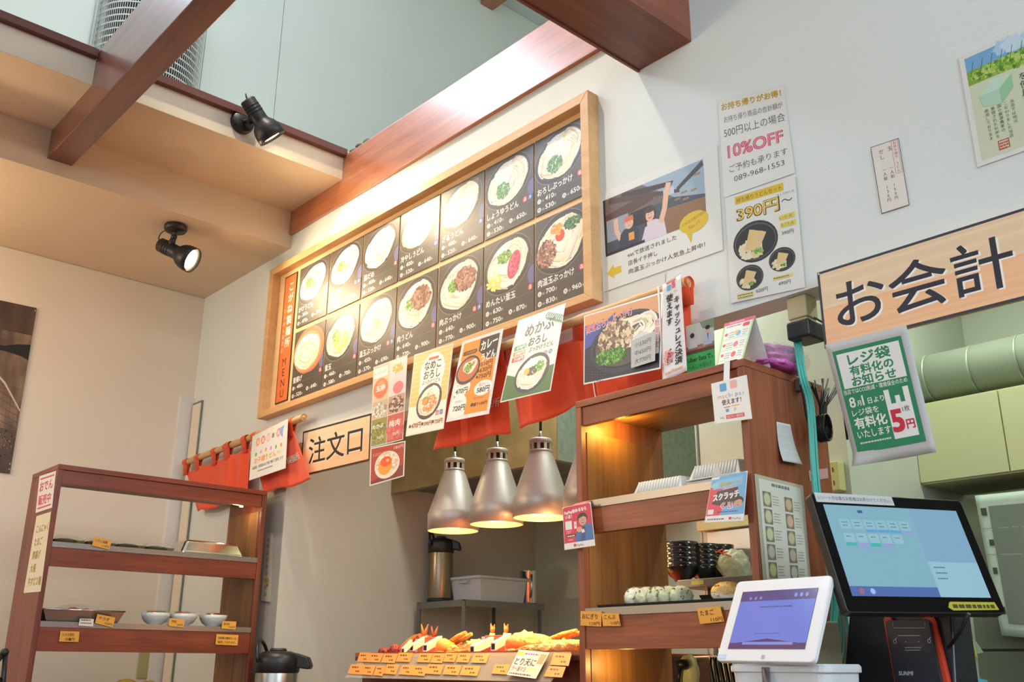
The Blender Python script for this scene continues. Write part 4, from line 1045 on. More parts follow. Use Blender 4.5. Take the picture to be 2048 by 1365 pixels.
# ---- food packs and bowls on the left shelf
ZT1, ZT2 = 1.722, 1.441
clear = mat('clear_plastic', C(226, 232, 220), .1, spec=.9, alpha=.22, bump=0.6, bscale=60)
darkfood = mat('dark_simmered_food', C(52, 44, 22), .5, bump=.6, bscale=80, var=.4, vscale=30)
def pack(y0, y1, lb):
    x0, x1 = -3.93, -3.815
    t = thing('food_pack', lb, 'food pack', ((x0 + x1) / 2, (y0 + y1) / 2, ZT1), group='clear packs of simmered fish on the upper left shelf')
    obj('food', MB().ico(((x0 + x1) / 2, (y0 + y1) / 2, ZT1 + .012), (.045, (y1 - y0) / 2 - .012, .012), 3, lambda p: 1 + .12 * noise.noise(p * 4 + Vector((y0 * 9, 0, 0)))), darkfood, t)
    mb = MB()
    P = lambda f, z: [((x0 + x1) / 2 + sx * (.0575 * f), (y0 + y1) / 2 + sy * ((y1 - y0) / 2 * f), z) for sx, sy in ((-1, -1), (1, -1), (1, 1), (-1, 1))]
    mb.hexa(P(.86, ZT1 + .0005), P(1.0, ZT1 + .014))
    o = obj('pack_tray', mb, mat('clear_tray', C(110, 104, 60), .15, alpha=.6), t, bevel=.002)
    mb = MB().grid(lambda a, b: Vector((x0 + (x1 - x0) * a, y0 + (y1 - y0) * b, ZT1 + .0145 + .017 * min(1, 5 * min(a, 1 - a, b, 1 - b)) + .003 * noise.noise(Vector((a * 7, b * 9, y0 * 7))))), 14, 14)
    obj('pack_lid', mb, clear, t)
n = 4; ys0 = 1.19
for k in range(4): pack(ys0 + .117 * k, ys0 + .117 * k + .112, 'clear lidded pack of dark simmered fish, %s of the four on the upper board' % ('leftmost', 'second', 'third', 'rightmost')[k])
# inverted steel food lid / container
t = thing('steel_food_pan', 'shiny steel pan turned upside down on the upper board of the left shelf', 'pan', (-3.9, 1.83, ZT1))
P = lambda hx, hy, z: [(-3.905 + sx * hx, 1.825 + sy * hy, z) for sx, sy in ((-1, -1), (1, -1), (1, 1), (-1, 1))]
chrome = mat('mirror_steel', C(205, 205, 200), .14, 1.0)
mb = MB().hexa(P(.078, .142, ZT1 + .0005), P(.060, .115, ZT1 + .058))
obj('pan_body', mb, chrome, t, bevel=.012, seg=4)
obj('pan_rim', MB().hexa(P(.084, .15, ZT1 + .0003), P(.084, .15, ZT1 + .003)), chrome, t)
# shallow steel tray with salad
t = thing('steel_tray', 'shallow steel tray holding salad on the lower board of the left shelf', 'tray', (-3.9, 1.33, ZT2))
def open_tray(mb, cx, cy, hx, hy, z0, z1, fl, th=.002):
    lo = [(cx + sx * hx * fl, cy + sy * hy * fl, z0) for sx, sy in ((-1, -1), (1, -1), (1, 1), (-1, 1))]
    hi = [(cx + sx * hx, cy + sy * hy, z1) for sx, sy in ((-1, -1), (1, -1), (1, 1), (-1, 1))]
    li = [(cx + sx * (hx * fl - th), cy + sy * (hy * fl - th), z0 + th) for sx, sy in ((-1, -1), (1, -1), (1, 1), (-1, 1))]
    hh = [(cx + sx * (hx - th), cy + sy * (hy - th), z1) for sx, sy in ((-1, -1), (1, -1), (1, 1), (-1, 1))]
    fs = [(3, 2, 1, 0), (8, 9, 10, 11)]
    for k in range(4):
        j = (k + 1) % 4
        fs += [(k, j, 4 + j, 4 + k), (8 + j, 8 + k, 12 + k, 12 + j), (4 + k, 4 + j, 12 + j, 12 + k)]
    return mb.add(lo + hi + li + hh, fs)
obj('tray_body', open_tray(MB(), -3.905, 1.335, .095, .148, ZT2 + .0005, ZT2 + .045, .86), steel, t)
obj('tray_rim', MB().tube([(-3.81, 1.187, ZT2 + .045), (-3.81, 1.483, ZT2 + .045), (-4.0, 1.483, ZT2 + .045), (-4.0, 1.187, ZT2 + .045), (-3.81, 1.187, ZT2 + .045)], .0028, 6), chrome, t)
t = thing('salad_pack', 'clear pack of red and green salad standing in the steel tray', 'food pack', (-3.90, 1.33, ZT2 + .003))
mb = MB()
obj('salad', MB().ico((-3.905, 1.335, ZT2 + .030), (.05, .06, .024), 3, lambda p: 1 + .25 * noise.noise(p * 5)), mat('salad_mix', C(172, 176, 84), .6, bump=.5, bscale=60, var=.5, vscale=30), t)
obj('tomato', MB().ico((-3.87, 1.31, ZT2 + .045), (.018, .022, .014), 2).ico((-3.875, 1.36, ZT2 + .044), (.012, .014, .012), 2), mat('tomato_red', C(206, 66, 40), .3), t)
obj('pack_lid', MB().grid(lambda a, b: Vector((-3.96 + .12 * a, 1.26 + .15 * b, ZT2 + .05 + .018 * min(1, 4 * min(a, 1 - a, b, 1 - b)))), 10, 10), clear, t)
# three bowls
bowlw = mat('bowl_glaze_white', C(222, 220, 214), .25, bump=.15, bscale=90, coat=.3)
def white_bowl(y, lb, tops):
    t = thing('white_bowl', lb, 'bowl', (-3.878, y, ZT2))
    M = Matrix.Translation((-3.878, y, ZT2))
    obj('bowl_body', MB().lathe([(0, .0005), (.026, .0005), (.027, .006), (.042, .016), (.053, .034), (.056, .048), (.0535, .048), (.050, .034), (.038, .018), (0, .012)], 32, M), bowlw, t)
    obj('filling', MB().ico((-3.878, y, ZT2 + .038), (.049, .049, .012), 3, lambda p: 1 + .1 * noise.noise(p * 5 + Vector((y * 30, 0, 0)))), mat('bowl_filling', C(226, 220, 190), .5, var=.2, vscale=50), t)
    r = random.Random(int(y * 100))
    for cc, k in tops:
        mb = MB()
        for _ in range(k):
            a = r.random() * 6.28; q = .03 * math.sqrt(r.random())
            mb.ico((-3.878 + q * math.cos(a), y + q * math.sin(a), ZT2 + .050), (.010, .012, .006), 1, lambda p: 1 + .3 * noise.noise(p * 3))
        obj('topping', mb, mat('top_%d_%d_%d' % cc, C(*cc), .45), t)
    obj('cling_film', MB().grid(lambda a, b: Vector((-3.878 + .052 * (a * 2 - 1) * math.sqrt(1 - .5 * (b * 2 - 1) ** 2), y + .052 * (b * 2 - 1) * math.sqrt(1 - .5 * (a * 2 - 1) ** 2), ZT2 + .057 + .002 * noise.noise(Vector((a * 9, b * 9, y))))), 12, 12), clear, t)
white_bowl(1.631, 'white bowl with orange and green topping, first after the steel tray', [((224, 120, 70), 5), ((130, 160, 70), 4)])
white_bowl(1.744, 'white bowl with orange topping, middle of the three bowls', [((230, 110, 60), 6), ((140, 160, 80), 3)])
white_bowl(1.872, 'white bowl with dark red topping, nearest the right end of the left shelf', [((150, 40, 44), 8)])
# things low behind the left shelf
t = thing('bread_basket', 'yellow and brown food in a basket low behind the left shelf', 'food', (-3.95, 1.6, 1.0))
obj('basket', open_tray(MB(), -3.96, 1.62, .1, .14, 1.0005, 1.19, .85, .006), mat('basket_brown', C(120, 84, 50), .7), t)
obj('bread', MB().ico((-3.96, 1.58, 1.19), (.06, .06, .055), 3).ico((-3.96, 1.67, 1.188), (.055, .05, .05), 3), mat('bread_yellow', C(214, 170, 70), .6, var=.3, vscale=20), t)
o = thing('wall_outlet_plate', 'beige blank wall plate low on the left wall', 'plate', at(290, 1331, 'x', -4.826))
p = at(290, 1331, 'x', -4.826)
obj('plate', B(-4.8258, -4.818, p.y - .036, p.y + .036, p.z - .062, p.z + .062), mat('beige_plastic', C(176, 166, 116), .4), o, bevel=.003)
t = thing('folding_stand', 'black metal stand corner at the lower left edge', 'stand', at(3, 1400, 'x', -3.6) * 1.0)
p0, p1, p2, p3 = at(-60, 1390, 'x', -3.6), at(9, 1306, 'x', -3.6), at(5, 1360, 'x', -3.6), at(-60, 1362, 'x', -3.6)
obj('stand_rod', MB().tube([p0, p1], .008, 8).tube([at(11, 1308, 'x', -3.6), at(2, 1420, 'x', -3.6)], .008, 8), black_m, t)
obj('stand_foot', MB().tube([p3, p2], .007, 8).ico(p1, (.014, .014, .014), 2), black_m, t)
o, c = paper('handwritten_strip', 'narrow white paper strip hanging behind the right end of the left shelf', 'paper', [at(531, 1067, 'y', 2.09), at(546, 1067, 'y', 2.09), at(541, 1205, 'y', 2.09), at(522, 1202, 'y', 2.09)], .07, .3, mat('paper_cream2', C(216, 208, 188), .6))
for k in range(9): c.ell(.03, .27 - .03 * k, .014, .009, C(190, 180, 150), n=10)
c.ell(.04, .09, .014, .014, C(210, 170, 60), n=10); c.ell(.04, .07, .008, .006, C(200, 80, 60), n=8); c.done(o)

# ---- air pots
def airpot(label, x, y, z, rot, sc_=1.0, sm=None, nar=1.0):
    t = thing('air_pot', label, 'thermos', (x, y, z), (0, 0, rot))
    M = Matrix.Diagonal((sc_ * nar, sc_ * nar, sc_, 1))
    def L(pr, mm, nm, par=t): return obj(nm, MB().lathe(pr, 36, M), mm, par, local=True)
    bdy = L([(0, .012), (.072, .012), (.074, .018), (.074, .25), (.071, .262), (0, .262)], sm or steel, 'body')
    L([(0, 0.0), (.076, 0.0), (.077, .012), (.074, .02), (0, .02)], black_m, 'base_ring')
    L([(.0745, .238), (.079, .243), (.080, .285), (.073, .302), (.045, .312), (0, .314)], black_m, 'lid')
    mb = MB().prism([M @ Vector(q) for q in ((.03, -.026, .262), (.118, -.020, .250), (.124, -.018, .262), (.112, -.022, .292), (.06, -.026, .308))], M.to_3x3() @ Vector((0, .048, 0)), False)
    obj('spout', mb, black_m, t, local=True, bevel=.006, seg=3)
    pts = [M @ Vector((-.045 + .0 * k, 0, 0)) for k in range(0)]
    for k in range(13):
        a = PI * k / 12; pts.append(M @ Vector((-.05 - .018 * math.sin(a), .074 * math.cos(a), .275 + .075 * math.sin(a))))
    obj('carry_handle', MB().tube(pts, .0065 * sc_, 8), black_m, t, local=True)
    obj('pump_button', MB().lathe([(0, .312), (.03, .312), (.03, .318), (.026, .322), (0, .322)], 24, M), mat('dark_grey_plastic', C(48, 50, 52), .35), t, local=True)
    return t
airpot('steel and black air pot standing behind the left shelf, cut by the bottom edge', -3.66, 2.06, 1.0003, .80, 1.12)

# ------------------------------------------------------------------ heat lamps
alu = mat('spun_aluminium', C(186, 182, 176), .46, .6, bump=.03, bscale=60)
shade_in = mat('lamp_inside_glow', C(255, 226, 170), .4, emit=C(255, 214, 130), estr=14)
ly = 2.30
lamps = [((907, 1062), 'first'), ((994, 1047), 'b'), ((1085, 1040), 'c')]
X0L = at(906, 1062, 'y', ly); X1L = at(1082, 1040, 'y', ly)
px_ = [X0L.x, at(993, 1048, 'y', ly).x, X1L.x, X1L.x + (X1L.x - X0L.x) / 2 + .005]
ZL = at(993, 1050, 'y', ly).z
def heat_lamp(x, lb):
    t = thing('heat_lamp', lb, 'lamp', (x, ly, ZL), group='aluminium heat lamps over the fried food')
    M = Matrix.Translation((x, ly, ZL))
    R_ = .096
    obj('shade', MB().lathe([(R_ - .002, 0), (R_, 0), (R_, .062), (R_ - .003, .070), (.046, .208), (.039, .222), (.039, .224), (.036, .224), (.041, .208), (R_ - .009, .066), (R_ - .004, .060), (R_ - .002, 0)], 48, M), alu, t)
    mb = MB()
    n = 10
    # collar with round vent holes: ribs between openings
    for k in range(n):
        a0 = 2 * PI * (k + .28) / n; a1 = 2 * PI * (k + .72) / n + 0.0
        pts = []
        for a in (a0, (a0 + a1) / 2, a1): pts.append((a, 0))
        vs = [];
        for z in (.224, .262):
            for a in (a0, (a0 + a1) / 2, a1): vs.append(M @ Vector((.039 * math.cos(a), .039 * math.sin(a), z)))
            for a in (a1, (a0 + a1) / 2, a0): vs.append(M @ Vector((.036 * math.cos(a), .036 * math.sin(a), z)))
        mb.add(vs, [(5, 4, 3, 2, 1, 0), (6, 7, 8, 9, 10, 11)] + [(i, (i + 1) % 6, 6 + (i + 1) % 6, 6 + i) for i in range(6)])
    mb.lathe([(.036, .224), (.0395, .224), (.0395, .232), (.036, .232)], 32, M); mb.lathe([(.036, .254), (.0395, .254), (.0395, .268), (.037, .272), (.012, .274), (0.0, .276)], 32, M)
    obj('vent_collar', mb, alu, t)
    obj('socket', MB().lathe([(0, .20), (.026, .20), (.026, .26), (0, .262)], 20, M), mat('socket_brown', C(92, 56, 40), .6), t)
    obj('cord_grip', MB().lathe([(0, .274), (.010, .274), (.010, .282), (.006, .290), (.006, .300), (0, .302)], 18, M), steel, t)
    obj('cord', MB().tube([(x, ly, ZL + .30), (x, ly, 2.80)], .0048, 8), black_m, t)
    obj('bulb', MB().lathe([(0, .012), (.03, .014), (.058, .026), (.062, .045), (.045, .085), (.02, .12), (.018, .20), (0, .20)], 28, M), shade_in, t)
    spot('heat_lamp_beam', (x, ly, ZL - .004), (x, ly + .02, 1.2), 16, (1.0, .52, .22), 120, .5, .05)
    return t
for x, lb in zip(px_, ('aluminium heat lamp with pierced collar, leftmost and hanging lowest in view', 'aluminium heat lamp with pierced collar, second from the left', 'aluminium heat lamp with pierced collar, third from the left', 'aluminium heat lamp mostly hidden behind the right wooden shelf')):
    heat_lamp(x, lb)

# ------------------------------------------------------------------ fried food display
TY = 2.15; ZE = at(936, 1304, 'y', 2.138).z; ZB = ZE - 1.314
xl = at(716, 1306, 'y', TY).x; xr = -1.885
fryb = wood('fry_stand_wood', C(70, 34, 24), C(104, 56, 38), 'x', .5, 24)
t = thing('fry_stand', 'dark wooden stand with red top carrying the fried food', 'stand', ((xl + xr) / 2, 2.35, 1.0))
obj('stand_body', MB().box(xl + .03, xr, TY + .005, 2.55, 1.0, 1.285 + ZB), fryb, t)
obj('stand_top', MB().box(xl, xr, TY - .012, 2.56, 1.2855 + ZB, 1.300 + ZB), fryb, t, bevel=.002)
obj('tray_liner', MB().box(xl + .01, xr - .005, TY, 2.54, 1.3003 + ZB, 1.306 + ZB), mat('red_lacquer', C(176, 58, 40), .35), t)
obj('edge_lip', MB().box(xl, xr, TY - .012, TY - .004, 1.3003 + ZB, 1.314 + ZB), mat('lip_brown', C(150, 92, 56), .4), t)
acr = mat('acrylic_clear', C(196, 190, 176), .15, spec=.6, alpha=.30)
n_ = Vector((0, -.075, .09)).normalized(); p_ = Vector((0, TY - .016, 1.300))
xa, xb = at(738, 1306, 'y', TY).x, at(1150, 1303, 'y', TY).x
def sl(x, k): return Vector((x, TY - .016 - .085 * k, 1.310 + ZB - .082 * k))
mb = MB().slab(lambda a, b: sl(xa + (xb - xa) * a, 1 - b), 1, 1, .0025, False)
t = obj('tag_holder', mb, acr); tag(t, 'clear slanted plastic strip holding the price tags below the fried food', 'tag holder')
def st(pts):
    q = [(680 + a / 4.096, 1220 + b / 4.096) for a, b in pts]
    return [atp(a, b, sl(0, 0) + Vector((0, -.002, .0022)), Vector((0, -.082, .085))) for a, b in q]
row1 = [(150, 245), (236, 346), (348, 466), (470, 590), (640, 752), (752, 854), (856, 956), (962, 1070), (1085, 1215)]
row2 = [(82, 198), (190, 290), (292, 374), (376, 484), (500, 606), (598, 718), (712, 850), (860, 995), (1000, 1150), (1262, 1394)]
NM = ['れんこん', 'かぼちゃ', 'さつまいも', 'ちくわ天', 'えび天', 'いか天', 'げそ天', 'かき揚げ', 'とり天']
GT = 'orange price tags below the fried food'
ORD = ['leftmost', 'second from the left', 'third from the left', 'fourth from the left', 'fifth from the left', 'sixth from the left', 'seventh from the left', 'eighth from the left', 'ninth from the left', 'rightmost']
tagm2 = mat('tag_orange_light', C(222, 132, 62), .45)
L2 = [(None, .010, .022, .008, .036), (None, .032, .008, .007, .022)]
for k, (a, b) in enumerate(row1):
    dz = 352 + (k % 3) * 4
    price_tag('orange price tag in the upper row below the fried food, ' + ORD[k], st([(a + 14, dz), (b + 8, dz + 3), (b - 20, dz + 78), (a - 12, dz + 74)]), L2, m=tagm2, group=GT)
for k, (a, b) in enumerate(row2):
    dz = 448 + (k % 3) * 6
    price_tag('orange price tag in the lower row below the fried food, ' + ORD[k], st([(a + 10, dz), (b + 2, dz + 3), (b - 28, dz + 84), (a - 20, dz + 76)]), L2, m=tagm2, group='orange price tags in the lower row')
price_tag('orange price tag right of the chicken sign, upper one', st([(1752, 352), (1898, 360), (1872, 462), (1722, 452)]), L2, m=tagm2)
price_tag('orange price tag right of the chicken sign, lower one', st([(1712, 462), (1850, 470), (1818, 556), (1668, 548)]), L2, m=tagm2)
q = st([(1478, 348), (1728, 372), (1616, 588), (1378, 554)])
q = [v + Vector((0, -.006, .007)) for v in q]
o, c = paper('chicken_sign', 'handwritten white sign in black, red and yellow for chicken tempura on the tag strip', 'sign', q, .13, .11, mat('paper_white'))
c.rect(.003, .088, .03, .104, C(190, 200, 80)); c.lines(.034, .092, .06, 1, .009, C(130, 60, 150)); c.text('とり天に', .008, .048, .034, C(40, 34, 34), 'l', .03, .088)
c.rect(.100, .058, .126, .10, C(220, 130, 100)); c.text('ラー油マヨ', .008, .022, .022, C(214, 46, 60), 'l', .03, .06); c.text('プラス', .074, .022, .022, C(206, 190, 50), 'l', .03, .045); c.lines(.008, .006, .11, 1, .008, C(90, 40, 40), seed=4)
c.done(o)
def fry_mat(nm, col): return mat(nm, C(*col), .5, bump=.8, bscale=120, var=.35, vscale=60)
F_gold = fry_mat('batter_gold', (226, 168, 84)); F_pale = fry_mat('batter_pale', (240, 208, 130)); F_orange = fry_mat('batter_orange', (216, 120, 60)); F_brown = fry_mat('batter_brown', (176, 92, 52)); F_red = fry_mat('squid_red', (150, 60, 50))
TB = 1.306 + ZB
def zc(px, y): return at(px, 1290, 'y', y).x
def lump(name, lb, cat, px, y, r, m, seed, amp=.22, fr_=3.0, sub=3, z=0, group=None, M=None):
    x = zc(px, y)
    o = obj(name, MB().ico((x, y, TB + r[2] * .93 + z), r, sub, lambda p: 1 + amp * noise.noise(p * fr_ + Vector((seed * 3.7, seed, 0))) + amp * .5 * noise.noise(p * fr_ * 2.6 + Vector((0, seed, 5))), M), m)
    return tag(o, lb, cat, group)
GF = 'fried food pieces on the red tray'
# dark red squid clump, far left
for k in range(4): lump('fried_squid', 'dark red fried squid clump, %s at the left end of the red tray' % ('leftmost', 'second', 'third', 'rightmost')[k], 'fried food', 768 + 11 * k, 2.20 + .02 * (k % 2), (.020, .018, .014 + .006 * (k == 2)), F_red, k + 1, .35, 4, group='dark red squid pieces on the tray')
# fish fillets with tails
def fillet(lb, px0, px1, y, ztop, m, seed):
    x0, x1 = zc(px0, y), zc(px1, y)
    t = thing('fried_fish', lb, 'fried food', ((x0 + x1) / 2, y, TB))
    mb = MB().slab(lambda a, b: Vector((x0 + (x1 - x0) * a, y + .05 * (b - .5), TB + .014 + (ztop - TB - .03) * (a ** 1.2) + .028 * math.sin(PI * min(1, max(0, b))) * math.sin(PI * (.12 + .8 * a)) + .004 * noise.noise(Vector((a * 9, b * 6, seed))))), 18, 10, .012)
    obj('fillet', mb, m, t)
    tip = Vector((x1, y, ztop - .018))
    for s in (-1, 1):
        mb = MB().tube([tip + Vector((-.012, 0, -.012)), tip + Vector((.004, .006 * s, .014)), tip + Vector((.012 if s > 0 else .002, .012 * s, .042))], [.007, .006, .0015], 6)
        obj('tail_fin', mb, m, t)
fillet('orange fried fish with raised tail, left part of the tray', 800, 846, 2.28, TB + .085, F_orange, 2)
fillet('smaller fried fish with pink tail behind the white boxes', 836, 866, 2.36, TB + .082, F_brown, 5)
# white hollow channels
wbox = mat('white_block', C(232, 222, 206), .4); wshade = mat('channel_shade', C(30, 28, 26), .6)
def channel(lb, px0, px1, y0, y1, z0, hh):
    a = Vector((zc(px0, y0), y0, z0)); b = Vector((zc(px1, y1), y1, z0 + .030)); d = (b - a).normalized(); n_ = Vector((-d.y, d.x, 0)) * .011; u = Vector((0, 0, hh))
    t = thing('tong_rest', lb, 'holder', (a + b) / 2, group=None)
    mb = MB()
    o1 = [a - n_, a + n_, a + n_ + u, a - n_ + u]; i1 = [a - n_ * .78 + u * .14, a + n_ * .78 + u * .14, a + n_ * .78 + u * .86, a - n_ * .78 + u * .86]
    o2 = [p + (b - a) for p in o1]; i2 = [p + (b - a) for p in i1]
    fs = []
    for k in range(4):
        j = (k + 1) % 4
        fs += [(k, j, 8 + j, 8 + k), (4 + j, 4 + k, 12 + k, 12 + j), (k, 4 + k, 4 + j, j), (8 + k, 8 + j, 12 + j, 12 + k)]
    mb.add(o1 + i1 + o2 + i2, fs)
    obj('channel_body', mb, wbox, t)
    e = (b - a) * .02
    mb = MB().add([p + e for p in i1] + [p + e * 3 for p in i1], [(0, 1, 2, 3), (7, 6, 5, 4), (0, 4, 5, 1), (1, 5, 6, 2), (2, 6, 7, 3), (3, 7, 4, 0)])
    obj('end_shade', mb, wshade, t)  # dark plug, the shade inside the hollow end put into its colour
channel('white hollow block with black end, leftmost in the fried food', 806, 822, 2.170, 2.205, TB + .001, .022)
channel('white hollow block just right of the leftmost one', 823, 850, 2.205, 2.27, TB + .012, .024)
channel('white hollow block against the first yellow ball', 850, 880, 2.175, 2.25, TB + .010, .024)
channel('white hollow block near the middle of the tray', 944, 984, 2.165, 2.26, TB + .001, .026)
channel('white hollow block against the second orange ball', 986, 1018, 2.175, 2.25, TB + .010, .026)
for (p0, p1, lb) in ((840, 876, 'pinkish card block standing behind the first white blocks'), (974, 1014, 'tan card block standing behind the middle white blocks')):
    x0, x1 = zc(p0, 2.27), zc(p1, 2.27)
    t = thing('card_block', lb, 'block', ((x0 + x1) / 2, 2.27, TB))
    obj('block_body', MB().box(x0, x1, 2.26, 2.285, TB, TB + .062), mat('block_tan', C(206, 126, 92), .5), t, bevel=.001)
    obj('block_side', MB().box(x0 - .016, x0 - .0005, 2.258, 2.285, TB, TB + .058), wbox, t, bevel=.001)
ballm = mat('egg_ball_yellow', C(236, 168, 76), .45, bump=.2, bscale=80)
t = obj('fried_ball', MB().ico((zc(887, 2.22), 2.22, TB + .028), (.028, .028, .0265), 3, lambda p: 1 + .03 * noise.noise(p * 3)), ballm); tag(t, 'smooth yellow fried ball beside the left white blocks', 'fried food')
t = obj('fried_ball', MB().ico((zc(1029, 2.22), 2.22, TB + .030), (.032, .03, .028), 3, lambda p: 1 + .03 * noise.noise(p * 3 + Vector((4, 0, 0)))), mat('egg_ball_orange', C(226, 132, 66), .45, bump=.2, bscale=80)); tag(t, 'smooth orange fried ball beside the right white blocks', 'fried food')
# clusters of tempura
spec = [(884, 2.36, .036, .034, F_orange), (897, 2.28, .026, .030, F_gold), (906, 2.22, .022, .020, F_gold), (916, 2.30, .022, .020, F_red), (928, 2.28, .022, .022, F_brown), (940, 2.34, .034, .032, F_gold),
        (950, 2.26, .030, .032, F_pale), (963, 2.36, .036, .036, F_pale), (958, 2.22, .022, .020, F_gold), (935, 2.20, .020, .012, F_orange), (925, 2.185, .03, .010, F_orange), (978, 2.30, .026, .022, F_pale),
        (1004, 2.34, .03, .034, F_gold), (1016, 2.30, .026, .028, F_gold), (1040, 2.32, .036, .042, F_pale), (1052, 2.36, .044, .050, F_pale), (1064, 2.28, .034, .036, F_gold), (1078, 2.34, .038, .042, F_pale), (1090, 2.28, .03, .030, F_gold),
        (1058, 2.20, .026, .018, F_orange), (1074, 2.18, .028, .018, F_pale), (1092, 2.18, .026, .020, F_pale), (1108, 2.24, .032, .028, F_gold), (1120, 2.19, .03, .022, F_pale), (1136, 2.24, .034, .026, F_pale), (1128, 2.32, .036, .030, F_gold), (1149, 2.20, .03, .024, F_gold), (1150, 2.30, .034, .028, F_pale),
        (1044, 2.175, .02, .012, F_brown), (1024, 2.17, .022, .010, F_orange), (905, 2.175, .026, .008, F_orange), (880, 2.175, .024, .008, F_brown), (862, 2.30, .03, .022, F_orange), (870, 2.40, .034, .034, F_gold), (912, 2.38, .034, .034, F_gold)]
NTH = 'first second third fourth fifth sixth seventh eighth ninth tenth eleventh twelfth thirteenth fourteenth fifteenth sixteenth'.split()
for k, (px, y, r, h_, m) in enumerate(spec):
    rk_ = sorted(q[0] for q in spec if (q[0] < 930, 930 <= q[0] < 1030, q[0] >= 1030) == (px < 930, 930 <= px < 1030, px >= 1030)).index(px)
    if px < 930: lb, g = 'golden fried piece in the left half of the tray', 'golden fried pieces, left half of the tray'
    elif px < 1030: lb, g = 'pale fried piece in the middle of the tray', 'pale fried pieces, middle of the tray'
    else: lb, g = 'golden chicken tempura piece in the right pile', 'chicken tempura pieces in the right pile'
    lump('fried_piece', lb.replace(' piece', ' piece, %s from the left,' % NTH[rk_]), 'fried food', px, y, (r * 1.18, r * .95, h_ / 1.25), m, k + 5, .38, 3.4, 3, group=g)
for k, (px, y, m) in enumerate(((985, 2.38, F_pale), (1012, 2.40, F_pale))):
    x = zc(px, y); t = thing('fried_prawn', 'fried prawn standing with tail up, %s' % ('left of the two' if k == 0 else 'right of the two'), 'fried food', (x, y, TB))
    obj('prawn_body', MB().tube([(x - .02, y, TB + .01), (x - .006, y, TB + .04), (x, y, TB + .075)], [.016, .015, .009], 10), m, t)
    for s in (-1, 0, 1): obj('tail_fin', MB().tube([(x, y, TB + .07), (x + .006 * s, y, TB + .085), (x + .010 * s, y, TB + (.108, .100, .104)[s + 1])], [.006, .005, .0015], 6), F_orange, t)
for (pa, pb, y, z0, z1, lb) in ((900, 931, 2.30, .045, .075, 'left of the two'), (1100, 1154, 2.40, .05, .075, 'right')):
    x0, x1 = zc(pa, y), zc(pb, y)
    t = obj('fried_stick', MB().tube([(x0, y, TB + z0), ((x0 + x1) / 2, y, TB + (z0 + z1) / 2 + .002), (x1, y, TB + z1)], [.008, .009, .007], 10).tube([(x0 + .01, y + .018, TB + z0 - .004), (x1 + .01, y + .018, TB + z1 - .004)], [.008, .007], 10), F_gold)
    tag(t, 'pair of straight fried sticks lying on the pile, %s' % ('left half of the tray' if pa < 1000 else 'beside the right shelf'), 'fried food')
point('heat_glow', (px_[2] + .1, 2.28, 1.62), 3.0, (1.0, .5, .2), .05)

# ------------------------------------------------------------------ right shelf: foam boxes
foam = mat('white_foam', C(228, 230, 224), .45)
def foam_box(lb, x, y, hx, hy, z, n, tilt=0):
    t = thing('foam_box', lb, 'food box', (x, y, z), (0, 0, tilt))
    for k in range(n):
        z0 = k * .010
        P = lambda f, zz: [(sx * hx * f, sy * hy * f, zz) for sx, sy in ((-1, -1), (1, -1), (1, 1), (-1, 1))]
        mb = MB().hexa(P(.97, z0 + .0005), P(1.0, z0 + .006))
        obj('stacked_base', mb, foam, t, local=True)
    z0 = n * .010
    m_ = 15
    mb = MB()
    P = lambda f, zz: [(sx * (hx - f), sy * (hy - f), zz) for sx, sy in ((-1, -1), (1, -1), (1, 1), (-1, 1))]
    mb.hexa(P(.0, z0), P(.002, z0 + .003)).hexa(P(.006, z0 + .003), P(.018, z0 + .038))
    obj('lid', mb, foam, t, local=True, bevel=.004, seg=3)
    rb = MB()
    for k in range(m_):
        xx = -hx + .022 + (2 * hx - .044) * k / (m_ - 1)
        rb.tube([(xx, -hy + .005, z0 + .004), (xx, -hy + .017, z0 + .037), (xx, 0, z0 + .0395), (xx, hy - .017, z0 + .037)], .0026, 5)
    obj('rib', rb, foam, t, local=True)
    return t
foam_box('white foam food box with ribbed lid, left one on the right shelf', -1.600, 2.02, .088, .07, ZT1, 0)
foam_box('white foam food boxes stacked, middle of the upper board of the right shelf', -1.425, 2.03, .085, .07, ZT1, 2, -.03)
foam_box('white foam food box behind the blue and pink scratch card', -1.40, 2.185, .085, .07, ZT1, 4, -.05)
wrap_m = mat('film_wrap', C(226, 230, 222), .15, spec=.9, alpha=.2, bump=.8, bscale=50)
rice = mat('rice_white', C(244, 242, 224), .55, bump=.5, bscale=170, var=.12, vscale=40)
riceg = mat('rice_seaweed_green', C(230, 232, 190), .5, bump=.5, bscale=150, var=.28, vscale=45)
